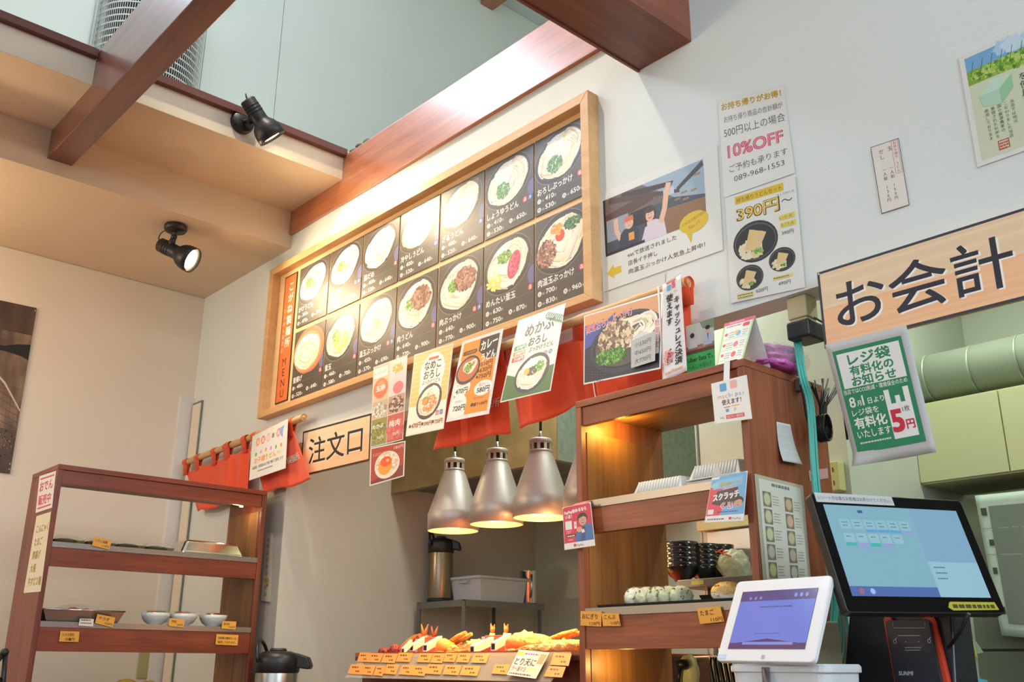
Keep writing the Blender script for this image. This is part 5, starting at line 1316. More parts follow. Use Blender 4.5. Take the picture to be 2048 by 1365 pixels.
def onigiri(lb, x, y, r, m, ang, specks, group=None, th=.019, zs_=.80, top=None):
    t = thing('rice_ball', lb, 'rice ball', (x, y, ZT2 + .004), (0, 0, ang), group=group)
    def f(p):
        return 1 + .05 * noise.noise(p * 4 + Vector((x * 50, 0, 0)))
    mb = MB().ico((0, 0, r * .92), (th, r, r * .95), 4, f)
    mb.v = [Vector((max(-th * .8, min(th * .8, v.x)), v.y, max(.0, v.z - .006) * zs_)) for v in mb.v]
    obj('rice', mb, m, t, local=True)
    if top:
        mb = MB().ico((0, 0, r * .92), (th * 1.04, r * 1.03, r * .98), 4, f)
        cut = r * .75
        mb.v = [Vector((max(-th * .86, min(th * .86, v.x)), v.y, (max(cut + .25 * (abs(v.y)) , v.z) - .006) * zs_)) for v in mb.v]
        obj('egg_topping', mb, top, t, local=True)
    r_ = random.Random(int(x * 1000)); sp = MB()
    for k in range(7):
        a = r_.random() * 6.28; q = r * (.2 + .7 * r_.random())
        for s in (-1, 1): sp.ico((s * th * .80, q * math.cos(a), (r * .86 + q * math.sin(a) * .85) * zs_), (.0012, .0035, .0025), 1)
        a2 = r_.random() * PI; sp.ico(((r_.random() - .5) * th, r * .97 * math.cos(a2), (r * .86 + r * .91 * math.sin(a2)) * zs_), (.003, .003, .0016), 1)
    obj('fleck', sp, specks, t, local=True)
    mb = MB().ico((0, 0, r * .92), (th * 1.06, r * 1.03, r * .98), 3, f)
    mb.v = [Vector((max(-th * .9, min(th * .9, v.x)), v.y, max(.0, v.z - .005) * zs_)) for v in mb.v]
    obj('film', mb, wrap_m, t, local=True)
fleck_g = mat('fleck_green', C(112, 130, 60), .5); fleck_b = mat('fleck_brown', C(120, 84, 40), .5)
for k in range(5):
    onigiri(('leftmost film wrapped rice ball in the row on the right shelf', 'second film wrapped rice ball from the left in the row', 'third film wrapped rice ball, in the middle of the row', 'fourth film wrapped rice ball from the left in the row', 'rightmost film wrapped rice ball in the row of five')[k],
            -1.712 + .031 * k, 1.99 + .008 * k, .036, rice if k < 1 else riceg, -.15, fleck_g, 'film wrapped rice balls in a row on the right shelf')
t = thing('black_tray', 'flat black tray with rice balls on the lower board of the right shelf', 'tray', (-1.56, 2.04, ZT2))
obj('tray_body', open_tray(MB(), -1.56, 2.035, .245, .095, ZT2 + .0003, ZT2 + .010, .97, .0018), black_m, t)
t2 = thing('black_tray', 'deeper black tray at the back of the lower board of the right shelf', 'tray', (-1.50, 2.19, ZT2))
obj('tray_body', open_tray(MB(), -1.50, 2.195, .12, .06, ZT2 + .0003, ZT2 + .036, .85, .0025), black_m, t2)
onigiri('yellow and white egg rice ball standing alone right of the row', -1.422, 1.985, .038, rice, -1.0, mat('fleck_orange', C(206, 140, 40), .5), th=.024, zs_=.72, top=mat('egg_yellow', C(250, 190, 50), .5, bump=.5, bscale=150, var=.2, vscale=30))

# ---- hanging cards on the shelf front
cardw = mat('card_white', C(234, 234, 232), .35)
def hang_card(name, label, quad, w, h, draw, th=.0012):
    o, c = paper(name, label, 'card', quad, w, h, cardw, th=th); draw(c); c.done(o, ink_gl); return o
def machi(c):
    c.rrect(.001, .001, .094, .104, C(240, 240, 238), .008)
    c.rrect(.022, .078, .040, .098, C(88, 170, 220), .003); c.rrect(.050, .080, .068, .100, C(238, 182, 176), .003)
    cs = [C(230, 150, 90), C(160, 190, 90), C(230, 120, 140), C(100, 170, 200), C(230, 190, 80), C(150, 130, 190), C(120, 190, 160), C(200, 200, 200)]
    for k, ch in enumerate('machipay'): c.text(ch, .014 + .0088 * k + (.003 if k > 0 else 0), .061, .015, cs[k], 'l', .01)
    c.text('使えます！', .024, .045, .014, C(60, 50, 50), 'l', .03, .050); c.rect(.028, .036, .044, .039, C(230, 130, 130)); c.rect(.048, .037, .068, .040, C(236, 190, 110))
    c.rect(.032, .025, .040, .033, C(90, 160, 210)); c.text('P', .054, .024, .013, C(230, 140, 150)); c.text('ies', .016, .010, .010, C(60, 110, 60)); c.rrect(.031, .008, .078, .018, C(220, 70, 80), .002); c.text('QRスキャン端末対応', .034, .010, .008, WHITE, 'l', 0, .041)
qc = ys([(1422, 768), (1493, 750), (1504, 838), (1430, 849)], 1.905)
o = hang_card('payment_card', 'rounded white payment card hanging from the top right of the right shelf', qc, .095, .105, machi)
mb = MB(); pa = at(1452, 752, 'y', 1.9085); pb = at(1452, 726, 'y', 1.9125)
w_ = .0085
mb.hexa([(pa.x - w_, pa.y, pa.z - .012), (pa.x + w_, pa.y, pa.z - .012), (pa.x + w_, pa.y + .001, pa.z - .012), (pa.x - w_, pa.y + .001, pa.z - .012)],
        [(pa.x - w_, 1.9165, 2.010), (pa.x + w_, 1.9165, 2.010), (pa.x + w_, 1.9175, 2.010), (pa.x - w_, 1.9175, 2.010)])
mb.box(pa.x - w_, pa.x + w_ + .018, 1.9175, 1.945, 2.0085, 2.010)
obj('hanging_strap', mb, cardw, o)
def face(c, u, v, r, hair=C(34, 30, 34)):
    c.ell(u, v + r * .35, r * 1.02, r * .95, hair); c.ell(u, v - r * .05, r * .78, r * 1.02, C(220, 164, 138)); c.poly([(u - r * .8, v + r * .3), (u - r * .6, v + r * 1.1), (u + r * .7, v + r * 1.1), (u + r * .85, v + r * .3), (u + r * .2, v + r * .62)], hair)
    for s in (-1, 1): c.ell(u + s * r * .32, v + r * .05, r * .24, r * .17, C(50, 40, 44)); c.ell(u + s * r * .32, v + r * .05, r * .19, r * .12, C(226, 190, 176))
    c.ell(u, v - r * .52, r * .26, r * .2, C(150, 40, 44)); c.ell(u, v - r * .46, r * .2, r * .07, C(240, 236, 232)); c.ell(u, v - r * .2, r * .1, r * .14, C(204, 146, 122))
def pay(c):
    R1 = C(214, 40, 84)
    c.rrect(.001, .001, .079, .109, C(236, 232, 228), .006); c.rect(.001, .016, .079, .104, R1); c.rrect(.001, .09, .079, .109, R1, .006)
    c.text('PayPay始めるなら', .005, .090, .0105, WHITE, 'l', .04, .062, .06); c.text('いま！', .007, .079, .0105, WHITE, 'l', .04, .018)
    c.rect(.006, .050, .024, .072, C(236, 232, 228)); c.lines(.008, .045, .014, 2, .0022, C(240, 190, 200), .004, 2); c.rect(.008, .030, .034, .037, C(34, 28, 30)); c.lines(.010, .0315, .022, 1, .004, WHITE, seed=3); c.lines(.012, .022, .012, 1, .003, C(240, 190, 200), seed=4)
    c.poly([(.030, .016), (.079, .016), (.079, .050), (.070, .060), (.056, .056), (.044, .050), (.034, .036)], C(56, 112, 176)); c.poly([(.044, .016), (.058, .016), (.060, .05), (.052, .05)], C(38, 80, 140))
    face(c, .054, .070, .0135); c.poly([(.046, .052), (.060, .052), (.056, .047), (.050, .047)], C(90, 40, 60))
    c.ell(.044, .046, .008, .007, C(220, 164, 138)); c.rect(.030, .050, .037, .068, C(236, 232, 230)); c.rect(.0325, .056, .0345, .062, C(220, 90, 100)); c.poly([(.050, .036), (.058, .038), (.056, .046), (.049, .044)], C(230, 230, 236))
    c.rect(.026, .005, .032, .012, C(220, 50, 60)); c.text('PayPay', .034, .005, .0075, C(60, 60, 64), 'l', 0, .018)
qc = ys([(1125, 1016), (1181, 1005), (1190, 1092), (1129, 1101)], 1.900)
o = hang_card('red_payment_card', 'red card with a laughing man in blue at the left post of the shelf', qc, .080, .110, pay)
p0 = at(1142, 1012, 'y', 1.901); p1 = at(1170, 1006, 'y', 1.901)
obj('fold_tab', MB().hexa([(p0.x, p0.y, p0.z - .003), (p1.x, p1.y, p1.z - .003), (p1.x + .004, 1.9185, p1.z), (p0.x + .004, 1.9185, p0.z)], [(p0.x, p0.y, p0.z - .001), (p1.x, p1.y, p1.z - .001), (p1.x + .004, 1.9185, p1.z + .008), (p0.x + .004, 1.9185, p0.z + .008)]), mat('card_pink', C(228, 130, 130), .4), o)
def scratch(c):
    BL = C(104, 178, 226); R1 = C(228, 66, 96)
    c.rrect(.001, .001, .089, .129, C(236, 236, 238), .006); c.rect(.001, .018, .089, .122, BL); c.rrect(.02, .10, .089, .129, BL, .006)
    c.poly([(.001, .018), (.032, .018), (.042, .045), (.036, .09), (.001, .10)], R1)
    c.poly([(.008, .092), (.080, .098), (.080, .120), (.014, .117)], C(130, 196, 236)); c.text('抽選確率2倍のチャンス', .018, .100, .0095, C(40, 50, 90), 'l', .05, .058, .04); c.text('抽選確率2倍のチャンス', .018, .1003, .0095, C(226, 216, 90), 'l', .01, .058, .04)
    c.ell(.013, .104, .010, .008, C(150, 206, 236)); c.text('PayPay', .034, .0885, .011, C(240, 240, 240), 'l', .08, .034); c.text('PayPay', .034, .0887, .011, R1, 'l', .02, .034)
    c.poly([(.010, .052), (.020, .086), (.070, .092), (.076, .066), (.062, .046), (.040, .042)], C(56, 52, 58))
    c.text('スクラッチ', .013, .060, .022, C(236, 234, 236), 'l', .05, .062, .10); c.text('くじ', .034, .037, .019, C(240, 240, 240), 'l', .12, .028); c.text('くじ', .035, .0375, .0185, R1, 'l', .03, .026)
    face(c, .074, .050, .012); c.rect(.004, .022, .018, .036, C(236, 232, 230)); c.lines(.026, .026, .050, 1, .003, C(40, 60, 110), seed=6); c.lines(.006, .006, .045, 1, .005, C(110, 110, 120), seed=7)
    c.rect(.056, .005, .062, .012, C(220, 50, 60)); c.text('PayPay', .064, .005, .008, C(110, 110, 114), 'l', 0, .020)
qc = ys([(1424, 956), (1495, 942), (1487, 1042), (1409, 1046)], 1.902)
o = hang_card('scratch_card', 'blue and pink scratch lottery card clipped on the right end of the upper board', qc, .090, .130, scratch)
e0, e1 = at(1427, 937, 'y', 1.902), at(1441, 953, 'y', 1.902)
obj('phone_tab', B(e0.x, e1.x, 1.9012, 1.9022, e1.z, e0.z), mat('tab_grey', C(206, 204, 206), .4), o)

# ---- things standing on top of the right shelf
ZP = 2.0085
t = thing('banner_flag', 'small white cashless payment banner on a thin white pole', 'banner', at(1327, 768, 'y', 1.95))
bx_, by_ = at(1327, 760, 'y', 1.95).x, 1.95
top = at(1317, 574, 'y', 1.95)
obj('banner_base', MB().lathe([(0, 0), (.018, 0), (.018, .003), (0, .005)], 20, Matrix.Translation((bx_, by_, ZP))), cardw, t)
obj('banner_pole', MB().tube([(bx_, by_, ZP), (top.x, by_, top.z)], .0028, 8).tube([(top.x, by_, top.z - .004), at(1362, 546, 'y', by_)], .0012, 6), cardw, t)
o, c = paper('banner_cloth', '', '', ys([(1326, 571), (1362, 549), (1372, 741), (1326, 766)], 1.948), .085, .33, mat('banner_white', C(236, 234, 234), .6), wave=.004, parent=t)
c.base = .0015
c.rect(.020, .300, .034, .318, C(110, 180, 220)); c.rect(.040, .302, .054, .322, C(232, 110, 150)); c.text('machi', .014, .282, .012, C(216, 170, 100)); c.text('pay', .048, .284, .012, C(200, 180, 110)); c.rect(.018, .322, .060, .3285, C(236, 120, 90))
c.text('キャッシュレス決済', .060, .245, .0265, C(50, 46, 48), 'l', .03, vert=True, pitch=.98); c.text('使えます', .030, .262, .0265, C(50, 46, 48), 'l', .03, vert=True, pitch=1.02)
c.scat(.024, .075, .016, .022, 30, .014, [C(232, 110, 120), C(240, 170, 170), C(120, 60, 70), C(240, 226, 220)], seed=8); c.text('machipay', .012, .016, .015, C(232, 150, 90), 'l', .02, .060)
c.done(o)
# clear stand with green leaflet
q = [at(1372, 653, 'y', 2.02), at(1427, 637, 'y', 2.04), at(1430, 738, 'y', 2.04), at(1374, 752, 'y', 2.02)]
zb = ZP - q[2].z
o, c = paper('delivery_leaflet', 'leaflet with a photo of two people over a green block in a clear stand', 'leaflet', q, .10, .14, mat('leaflet_green', C(70, 180, 96), .3), th=.002)
c.rect(.0, .075, .10, .14, C(190, 190, 182)); c.rect(.0, .066, .10, .078, C(150, 110, 84)); c.rect(.04, .062, .070, .072, C(170, 130, 90)); c.rect(.0, .056, .10, .066, C(96, 66, 50)); c.poly([(.05, .14), (.10, .14), (.10, .115), (.06, .12)], C(120, 140, 110))
c.poly([(.006, .072), (.040, .072), (.034, .098), (.014, .098)], C(200, 200, 206)); c.ell(.024, .104, .007, .009, C(206, 166, 146)); c.ell(.022, .108, .008, .007, C(44, 36, 36)); c.poly([(.060, .072), (.094, .072), (.090, .104), (.068, .104)], C(180, 182, 204)); c.ell(.078, .113, .008, .010, C(206, 166, 146)); c.ell(.078, .120, .009, .006, C(34, 30, 34)); c.poly([(.076, .104), (.080, .104), (.079, .08)], C(50, 50, 80))
c.text('Uber Eatsで、', -.0 + .004, .034, .017, C(30, 60, 36), 'l', .02, .090); c.text('一人じゃない？', .004, .014, .014, C(30, 60, 36), 'l', 0, .085); c.done(o, ink_gl)
obj('clear_stand', MB().box(q[3].x - .002, q[2].x + .002, 2.026, 2.06, ZP, ZP + .008), acr, o)
# tent card
A0, A1 = at(1449, 648, 'y', 1.99), at(1510, 631, 'y', 1.99)
F0, F1 = at(1432, 737, 'y', 1.945), at(1484, 724, 'y', 1.945)
dz = Vector((0, 0, ZP - min(F0.z, F1.z)))
F0.z = ZP + .0005; F1.z = ZP + .0005
Bk1 = at(1541, 735, 'z', ZP + .0005); Bk0 = Bk1 + (F0 - F1)
t = thing('tent_card', 'folded tent card with green edge and pink top standing on the right shelf', 'card', (F0 + Bk1) / 2)
o, c = paper('front_leaf', '', '', [A0, A1, F1, F0], .105, .145, cardw, parent=t)
c.rect(0, 0, .105, .145, C(176, 214, 130)); c.rect(.006, .004, .099, .134, C(236, 236, 226)); c.rect(0, .134, .105, .145, C(230, 70, 110)); c.lines(.02, .138, .065, 1, .004, C(240, 200, 210), seed=2)
c.rrect(.070, .118, .094, .130, C(226, 70, 60), .004); c.lines(.012, .126, .05, 1, .005, C(110, 110, 100), seed=4)
for k, v in enumerate((.103, .068, .036)):
    c.ell(.016, v, .006, .005, C(226, 80, 70)); c.lines(.026, v + .002, .026, 3, .003, C(120, 120, 116), .007, 5 + k); c.rect(.006, v - .018, .099, v - .0165, C(176, 214, 130))
    c.ell(.060, v - .003, .009, .009, [C(110, 180, 230), C(230, 120, 130), C(226, 80, 60)][k]); c.lines(.075, v + .002, .018, 3, .003, C(140, 140, 136), .007, 9 + k)
c.ell(.052, .106, .006, .006, C(240, 200, 60)); c.done(o, ink_gl)
mb = MB().slab(lambda a, b: (Bk1 * (1 - a) + Bk0 * a) * (1 - b) + (A1 * (1 - a) + A0 * a) * b, 1, 1, .0006, False)
obj('back_leaf', mb, cardw, t)
# bag of pink gloves/napkins
pk = mat('pink_film', C(204, 92, 176), .35, spec=.7, bump=.9, bscale=40, var=.35, vscale=18)
bc = at(1575, 735, 'x', -1.36); bc = at(1568, 742, 'z', ZP); bc = Vector((bc.x - .03, bc.y + .03, ZP))
t = thing('pink_bag', 'clear bag of folded pink cloths lying on the back of the right shelf', 'bag', bc)
for k in range(3):
    mb = MB().ico((bc.x, bc.y - .012 + .008 * k, ZP + .016 + .022 * k), (.052 - .004 * k, .088 - .004 * k, .0145), 4, lambda p: 1 + .22 * noise.noise(p * 3 + Vector((k * 3, 0, 0))) + .08 * noise.noise(p * 9))
    obj('folded_cloth', mb, pk, t)
mb = MB().ico((bc.x, bc.y, ZP + .041), (.062, .108, .040), 4, lambda p: 1 + .08 * noise.noise(p * 5))
mb.v = [Vector((v.x, v.y, max(v.z, ZP + .0005))) for v in mb.v]
obj('clear_film', mb, wrap_m, t)
# white wire hook standing left on the shelf edge
t = obj('white_clip', MB().tube([at(1186, 765, 'y', 2.0), at(1190, 790, 'y', 1.96), (at(1192, 800, 'y', 1.95).x, 1.95, ZP + .002)], .0016, 6), cardw); tag(t, 'thin white wire standing at the left end on top of the right shelf', 'clip')

# ---- papers on the right shelf side
XP = -1.2835
def zs(pts, x=XP): return [at(p[0], p[1], 'x', x) for p in pts]
o, c = paper('white_memo', 'small curled white memo stuck on the side of the right wooden shelf', 'paper', zs([(1553, 844), (1581, 850), (1597, 931), (1558, 924)]), .09, .14, mat('paper_white'), curl=.012)
for k in range(3): c.lines(.02, .10 - .03 * k, .05, 1, .005, C(200, 204, 206), seed=k)
c.base = .002; c.done(o)
o, c = paper('menu_sheet', 'worn laminated sheet with two columns of bowl pictures on the shelf side', 'poster', zs([(1509, 948), (1606, 972), (1625, 1200), (1530, 1200)]), .22, .34, mat('sheet_grey_laminate', C(176, 170, 152), .3, spec=.6))
c.base = .0006
c.rect(.014, .002, .206, .330, C(206, 204, 192)); c.base = .001
c.lines(.07, .315, .09, 1, .011, C(120, 116, 104), seed=2)
pc = [(198, 206, 150), (200, 206, 156), (196, 204, 150), (190, 176, 160), (186, 196, 110), (206, 160, 120)]
pd = [(216, 160, 110), (222, 160, 130), (190, 184, 140), (176, 164, 150), (200, 200, 184), (206, 206, 196)]
for k in range(6):
    for j, u in enumerate((.045, .142)):
        v = .275 - .049 * k - .004 * j; cc = [int(q * .5 + r_ * .5) for q, r_ in zip((pc, pd)[j][k], (188, 182, 160))]
        c.rect(u - .018, v - .021, u + .018, v + .021, C(120, 116, 96)); c.ell(u, v, .016, .019, C(cc[0] - 30, cc[1] - 30, cc[2] - 30)); c.ell(u, v, .0125, .0155, C(*cc))
        c.lines(u + .024, v + .01, .030, 4, .003, C(160, 160, 150), .008, k + j * 10)
c.done(o)
o, c = paper('pink_tape', 'strip of pale pink tape near the back edge of the right shelf side', 'tape', zs([(1617, 942), (1655, 937), (1657, 957), (1620, 963)], XP), .10, .022, mat('tape_pink', C(206, 160, 160), .5))
o, c = paper('white_memo', 'second white paper on the shelf side, half hidden by the register screen', 'paper', zs([(1622, 1006), (1650, 1010), (1668, 1084), (1634, 1078)]), .09, .12, mat('paper_white'), curl=.008)
for k in range(3): c.lines(.02, .09 - .02 * k, .05, 1, .003, C(150, 150, 150), seed=k)
c.base = .002; c.done(o)
# ---- sockets and cables
beige = mat('beige_plug', C(196, 186, 146), .4)
pt = at(1603, 605, 'y', 2.145)
t = thing('power_tap', 'beige power tap fixed under the wall edge left of the cashier sign', 'socket', (pt.x, 2.145, 2.208))
obj('tap_body', B(pt.x - .028, pt.x + .028, 2.118, 2.172, 2.150, 2.2095), beige, t, bevel=.003); obj('tap_lower', B(pt.x - .024, pt.x + .024, 2.122, 2.168, 2.132, 2.150), beige, t, bevel=.002)
q = at(1614, 650, 'y', 2.13)
t = thing('power_adapter', 'black power adapter block plugged into the beige tap', 'adapter', (q.x, 2.13, q.z))
obj('adapter_body', B(q.x - .034, q.x + .030, 2.085, 2.165, q.z - .045, 2.131), black_m, t, bevel=.006, seg=3)
obj('adapter_cord', MB().tube([(q.x + .028, 2.12, q.z + .01), (q.x + .05, 2.13, q.z - .01), (q.x + .055, 2.16, q.z - .08), (q.x + .05, 2.18, q.z - .3)], .0028, 8), black_m, t)
teal = mat('teal_cable', C(92, 196, 182), .4)
path_px = [(1588, 632), (1596, 690), (1607, 752), (1620, 800), (1624, 860), (1627, 930), (1634, 1000), (1650, 1080), (1664, 1150), (1672, 1210), (1662, 1275), (1640, 1320)]
for k in range(4):
    pts = []
    for i, (a, b) in enumerate(path_px):
        yy = 2.095 - .006 * i if i > 1 else 2.14 - .022 * i
        xx = at(a + 3.8 * (k - 1.5) * (1 + .35 * math.sin(i * .9 + k)), b, 'x', -1.235 + .003 * k)
        if i < 2: xx = at(a + 4 * (k - 1.5), b, 'y', 2.135 - .02 * i)
        pts.append(xx)
    # smooth
    sm = []
    for i in range(len(pts) - 1):
        for s in range(5):
            t_ = s / 5; p0 = pts[max(i - 1, 0)]; p1 = pts[i]; p2 = pts[i + 1]; p3 = pts[min(i + 2, len(pts) - 1)]
            sm.append(.5 * ((2 * p1) + (p2 - p0) * t_ + (2 * p0 - 5 * p1 + 4 * p2 - p3) * t_ * t_ + (3 * p1 - p0 - 3 * p2 + p3) * t_ ** 3))
    sm.append(pts[-1])
    t = obj('teal_cable', MB().tube(sm, .0034, 8), teal); tag(t, 'teal network cable in the bundle beside the right shelf, %s strand' % ('leftmost', 'second', 'third', 'rightmost')[k], 'cable', 'teal cables hanging beside the right shelf')
# loops of teal cable
mb = MB()
c0 = at(1655, 1240, 'x', -1.235)
for k in range(3):
    pts = [c0 + Vector((.006 * k, (.05 + .008 * k) * math.cos(a), (.075 + .01 * k) * math.sin(a) - .02)) for a in [PI * .5 + 2 * PI * j / 20 for j in range(19)]]
    t = obj('teal_cable_loop', MB().tube(pts, .0034, 8), teal); tag(t, '%s loop of teal network cable behind the white tablet' % ('smallest', 'middle', 'largest')[k], 'cable', 'teal cable loops behind the tablet')
# black tied cable bundle on the shelf corner
r = random.Random(5); mb = MB(); c1 = at(1645, 800, 'x', -1.255); c2 = at(1646, 852, 'x', -1.255)
for k in range(16):
    a = r.random() * 6.28; tip = c1 + Vector((.02 * math.cos(a), .034 * math.cos(a) + .02, .028 + .035 * r.random())); 
    mb.tube([c2 + Vector((.004 * math.cos(a), .008 * math.sin(a), 0)), c1 + Vector((.006 * math.cos(a), .012 * math.sin(a), -.02)), tip], [.0028, .0026, .0022], 6)
for k in range(7):
    rr = .020 + .003 * r.random(); ph = r.random()
    mb.tube([c2 + Vector((.004 * k - .012, rr * math.cos(a), .034 * math.sin(a) - .006)) for a in [2 * PI * j / 16 + ph for j in range(17)]], .0027, 6)
t = obj('black_cable_bundle', mb, black_m); tag(t, 'tied bundle of black cable hanging at the back corner of the right shelf', 'cable')
pa = at(1600, 768, 'x', -1.275)
t = obj('cable_hook', MB().box(-1.2845, -1.268, pa.y - .010, pa.y + .010, pa.z - .02, pa.z + .012), mat('hook_metal', C(120, 118, 110), .4, .7), bevel=.002); tag(t, 'small metal cable hook near the top back corner of the right shelf', 'hook')
pts = [at(1601, 770, 'x', -1.262), at(1606, 790, 'x', -1.262), at(1612, 830, 'x', -1.262), at(1622, 862, 'x', -1.262), at(1640, 858, 'x', -1.262)]
t = obj('black_cable', MB().tube(pts, .003, 8), black_m); tag(t, 'thin black cable curving from the hook to the cable bundle', 'cable')
po = at(1669, 955, 'y', 2.60)
t = thing('wall_socket', 'pale yellow double socket on the kitchen partition right of the shelf', 'socket', po)
sockm = mat('socket_yellow', C(206, 206, 140), .4)
obj('socket_box', B(po.x - .024, po.x + .024, 2.580, 2.6195, po.z - .042, po.z + .042), sockm, t, bevel=.002)
for dz in (-.02, .018):
    for dx in (-.008, .008): obj('slot', B(po.x + dx - .0016, po.x + dx + .0016, 2.5792, 2.5798, po.z + dz - .007, po.z + dz + .007), black_m, t)

# ------------------------------------------------------------------ kitchen
galv_w = mat('hood_front_metal', C(168, 146, 100), .42, .55, bump=.05, bscale=30, var=.18, vscale=14)
galv_g = mat('hood_side_galvanised', C(142, 162, 148), .45, .35, bump=.15, bscale=60, var=.2, vscale=40)
hx0, hx1, hy0, hy1, hz0, hz1 = -3.755, -2.653, 2.643, 3.574, 2.062, 2.79
t = thing('range_hood', 'large sheet metal range hood behind the heat lamps', 'hood', ((hx0 + hx1) / 2, (hy0 + hy1) / 2, hz0))
obj('hood_front', B(hx0, hx1, hy0, hy0 + .006, hz0, hz1), galv_w, t)
obj('hood_side', B(hx1 - .006, hx1, hy0 + .0062, hy1, hz0, hz1), galv_g, t)
obj('hood_underside', MB().box(hx0, hx1 - .0062, hy0 + .0062, hy1, hz0 + .03, hz0 + .036), mat('hood_under', C(112, 128, 132), .5, .4, var=.15, vscale=20), t)
mb = MB().box(hx0, hx1 - .0062, hy0 + .0062, hy0 + .03, hz0, hz0 + .006).box(hx1 - .03, hx1 - .0062, hy0 + .031, hy1, hz0, hz0 + .006)
obj('hood_lip', mb, galv_g, t)
t = obj('wall_conduit', MB().tube([(-1.962, 2.62, 1.2), (-1.962, 2.62, 2.79)], .004, 8), mat('conduit_white', C(206, 212, 204), .4)); tag(t, 'thin white conduit running down the kitchen wall behind the right shelf', 'pipe')
# corner rack
rk = mat('rack_steel', C(128, 128, 124), .45, .7)
t = thing('corner_rack', 'grey steel rack table in the kitchen corner carrying pot, tub and jug', 'rack', (-3.555, 3.015, 0))
rx0, rx1, ry0, ry1, rz = -3.72, -3.375, 2.79, 3.27, 1.572
for x in (rx0, rx1 - .022):
    for y in (ry0, ry1 - .022):
        mb = MB().box(x, x + .022, y, y + .003, 0, rz).box(x, x + .003, y + .003, y + .022, 0, rz) if True else None
        obj('leg', mb, rk, t)
obj('shelf_top', MB().box(rx0, rx1, ry0, ry1, rz - .004, rz).box(rx0, rx1, ry0 - .001, ry0 + .002, rz - .028, rz - .004).box(rx1 - .002, rx1 + .001, ry0 + .002, ry1, rz - .028, rz - .004), rk, t)
obj('shelf_lower', MB().box(rx0 + .003, rx1 - .003, ry0 + .003, ry1 - .003, 1.05, 1.054), rk, t)
airpot('brown steel air pot with black band on the kitchen corner rack', -3.655, 2.87, rz + .0003, .70, .94, mat('pot_bronze', C(150, 134, 110), .3, .9), .82)
tub = mat('tub_grey_plastic', C(190, 196, 204), .45)
t = thing('grey_tub', 'grey plastic wash tub on the kitchen corner rack', 'tub', (-3.50, 3.02, rz))
cx, cy = -3.505, 3.04
obj('tub_body', open_tray(MB(), cx, cy, .105, .145, rz + .0005, rz + .108, .90, .003), tub, t, bevel=.004)
mb = MB()
for x0, x1, y0, y1 in ((-.113, .113, -.153, -.142), (-.113, .113, .142, .153), (-.113, -.102, -.142, .142), (.102, .113, -.142, .142)): mb.box(cx + x0, cx + x1, cy + y0, cy + y1, rz + .099, rz + .112)
obj('tub_rim', mb, tub, t, bevel=.003)
obj('grip', MB().tube([(cx + .03, cy - .155, rz + .098), (cx + .028, cy - .161, rz + .084), (cx - .028, cy - .161, rz + .084), (cx - .03, cy - .155, rz + .098)], .004, 6), tub, t)
t = obj('pink_cloth', MB().ico((cx - .05, cy - .08, rz + .105), (.035, .05, .018), 3, lambda p: 1 + .2 * noise.noise(p * 4)), mat('cloth_pinkish', C(206, 190, 200), .8)); tag(t, 'bit of pale pink cloth inside the grey tub', 'cloth')
t = thing('steel_jug', 'shiny steel jug with handle right of the grey tub', 'jug', (-3.415, 3.235, rz))
M = Matrix.Translation((-3.43, 3.222, rz))
obj('jug_body', MB().lathe([(0, .0005), (.040, .0005), (.041, .004), (.042, .145), (.044, .150), (.0435, .152), (.040, .150), (.039, .004), (0, .003)], 32, M), chrome, t)
obj('jug_handle', MB().tube([(-3.395, 3.200, rz + .13), (-3.370, 3.184, rz + .128), (-3.366, 3.182, rz + .07), (-3.378, 3.19, rz + .035), (-3.395, 3.200, rz + .03)], .005, 8), chrome, t)

# duct, wall cabinet, fridge in the right part of the kitchen
ductm = mat('duct_pale_green', C(180, 192, 172), .4, .35, var=.06)
t = thing('exhaust_duct', 'fat pale green spiral duct across the kitchen right of the green notice', 'duct', (-.5, 3.1, 2.13))
obj('duct_body', MB().tube([(-1.415, 3.12, 2.212), (.8, 3.12, 2.212)], .078, 36), ductm, t)
for k in range(11):
    x = -1.36 + .145 * k
    obj('duct_seam', MB().tube([(x, 3.12, 2.212), (x + .006, 3.12, 2.212)], .0805, 36), ductm, t)
cabm = mat('cabinet_cream_green', C(200, 202, 156), .5)
t = thing('wall_cabinet', 'cream green wall cabinet below the duct', 'cabinet', (-.3, 3.22, 1.856))
obj('cabinet_box', B(-1.418, .9, 3.072, 3.37, 1.857, 2.120), cabm, t)
for x0, x1 in ((-1.418, -1.142), (-1.138, -.72), (-.716, -.30), (-.296, .9)): obj('cabinet_door', B(x0, x1, 3.062, 3.0715, 1.862, 2.116), cabm, t, bevel=.001)
frm = mat('steel_door_grey_green', C(118, 124, 104), .4, .25, var=.05)
t = thing('steel_fridge', 'large grey green steel refrigerator under the wall cabinet', 'refrigerator', (-.2, 3.3, 0))
obj('fridge_body', B(-1.38, .9, 3.12, 3.57, 0, 1.80), frm, t)
for (x0, x1, z0, z1) in ((-1.375, -.55, 1.352, 1.79), (-.545, .89, 1.352, 1.79), (-1.375, -.55, .5, 1.345), (-.545, .89, .5, 1.345)): obj('fridge_door', B(x0, x1, 3.098, 3.119, z0, z1), frm, t, bevel=.002)
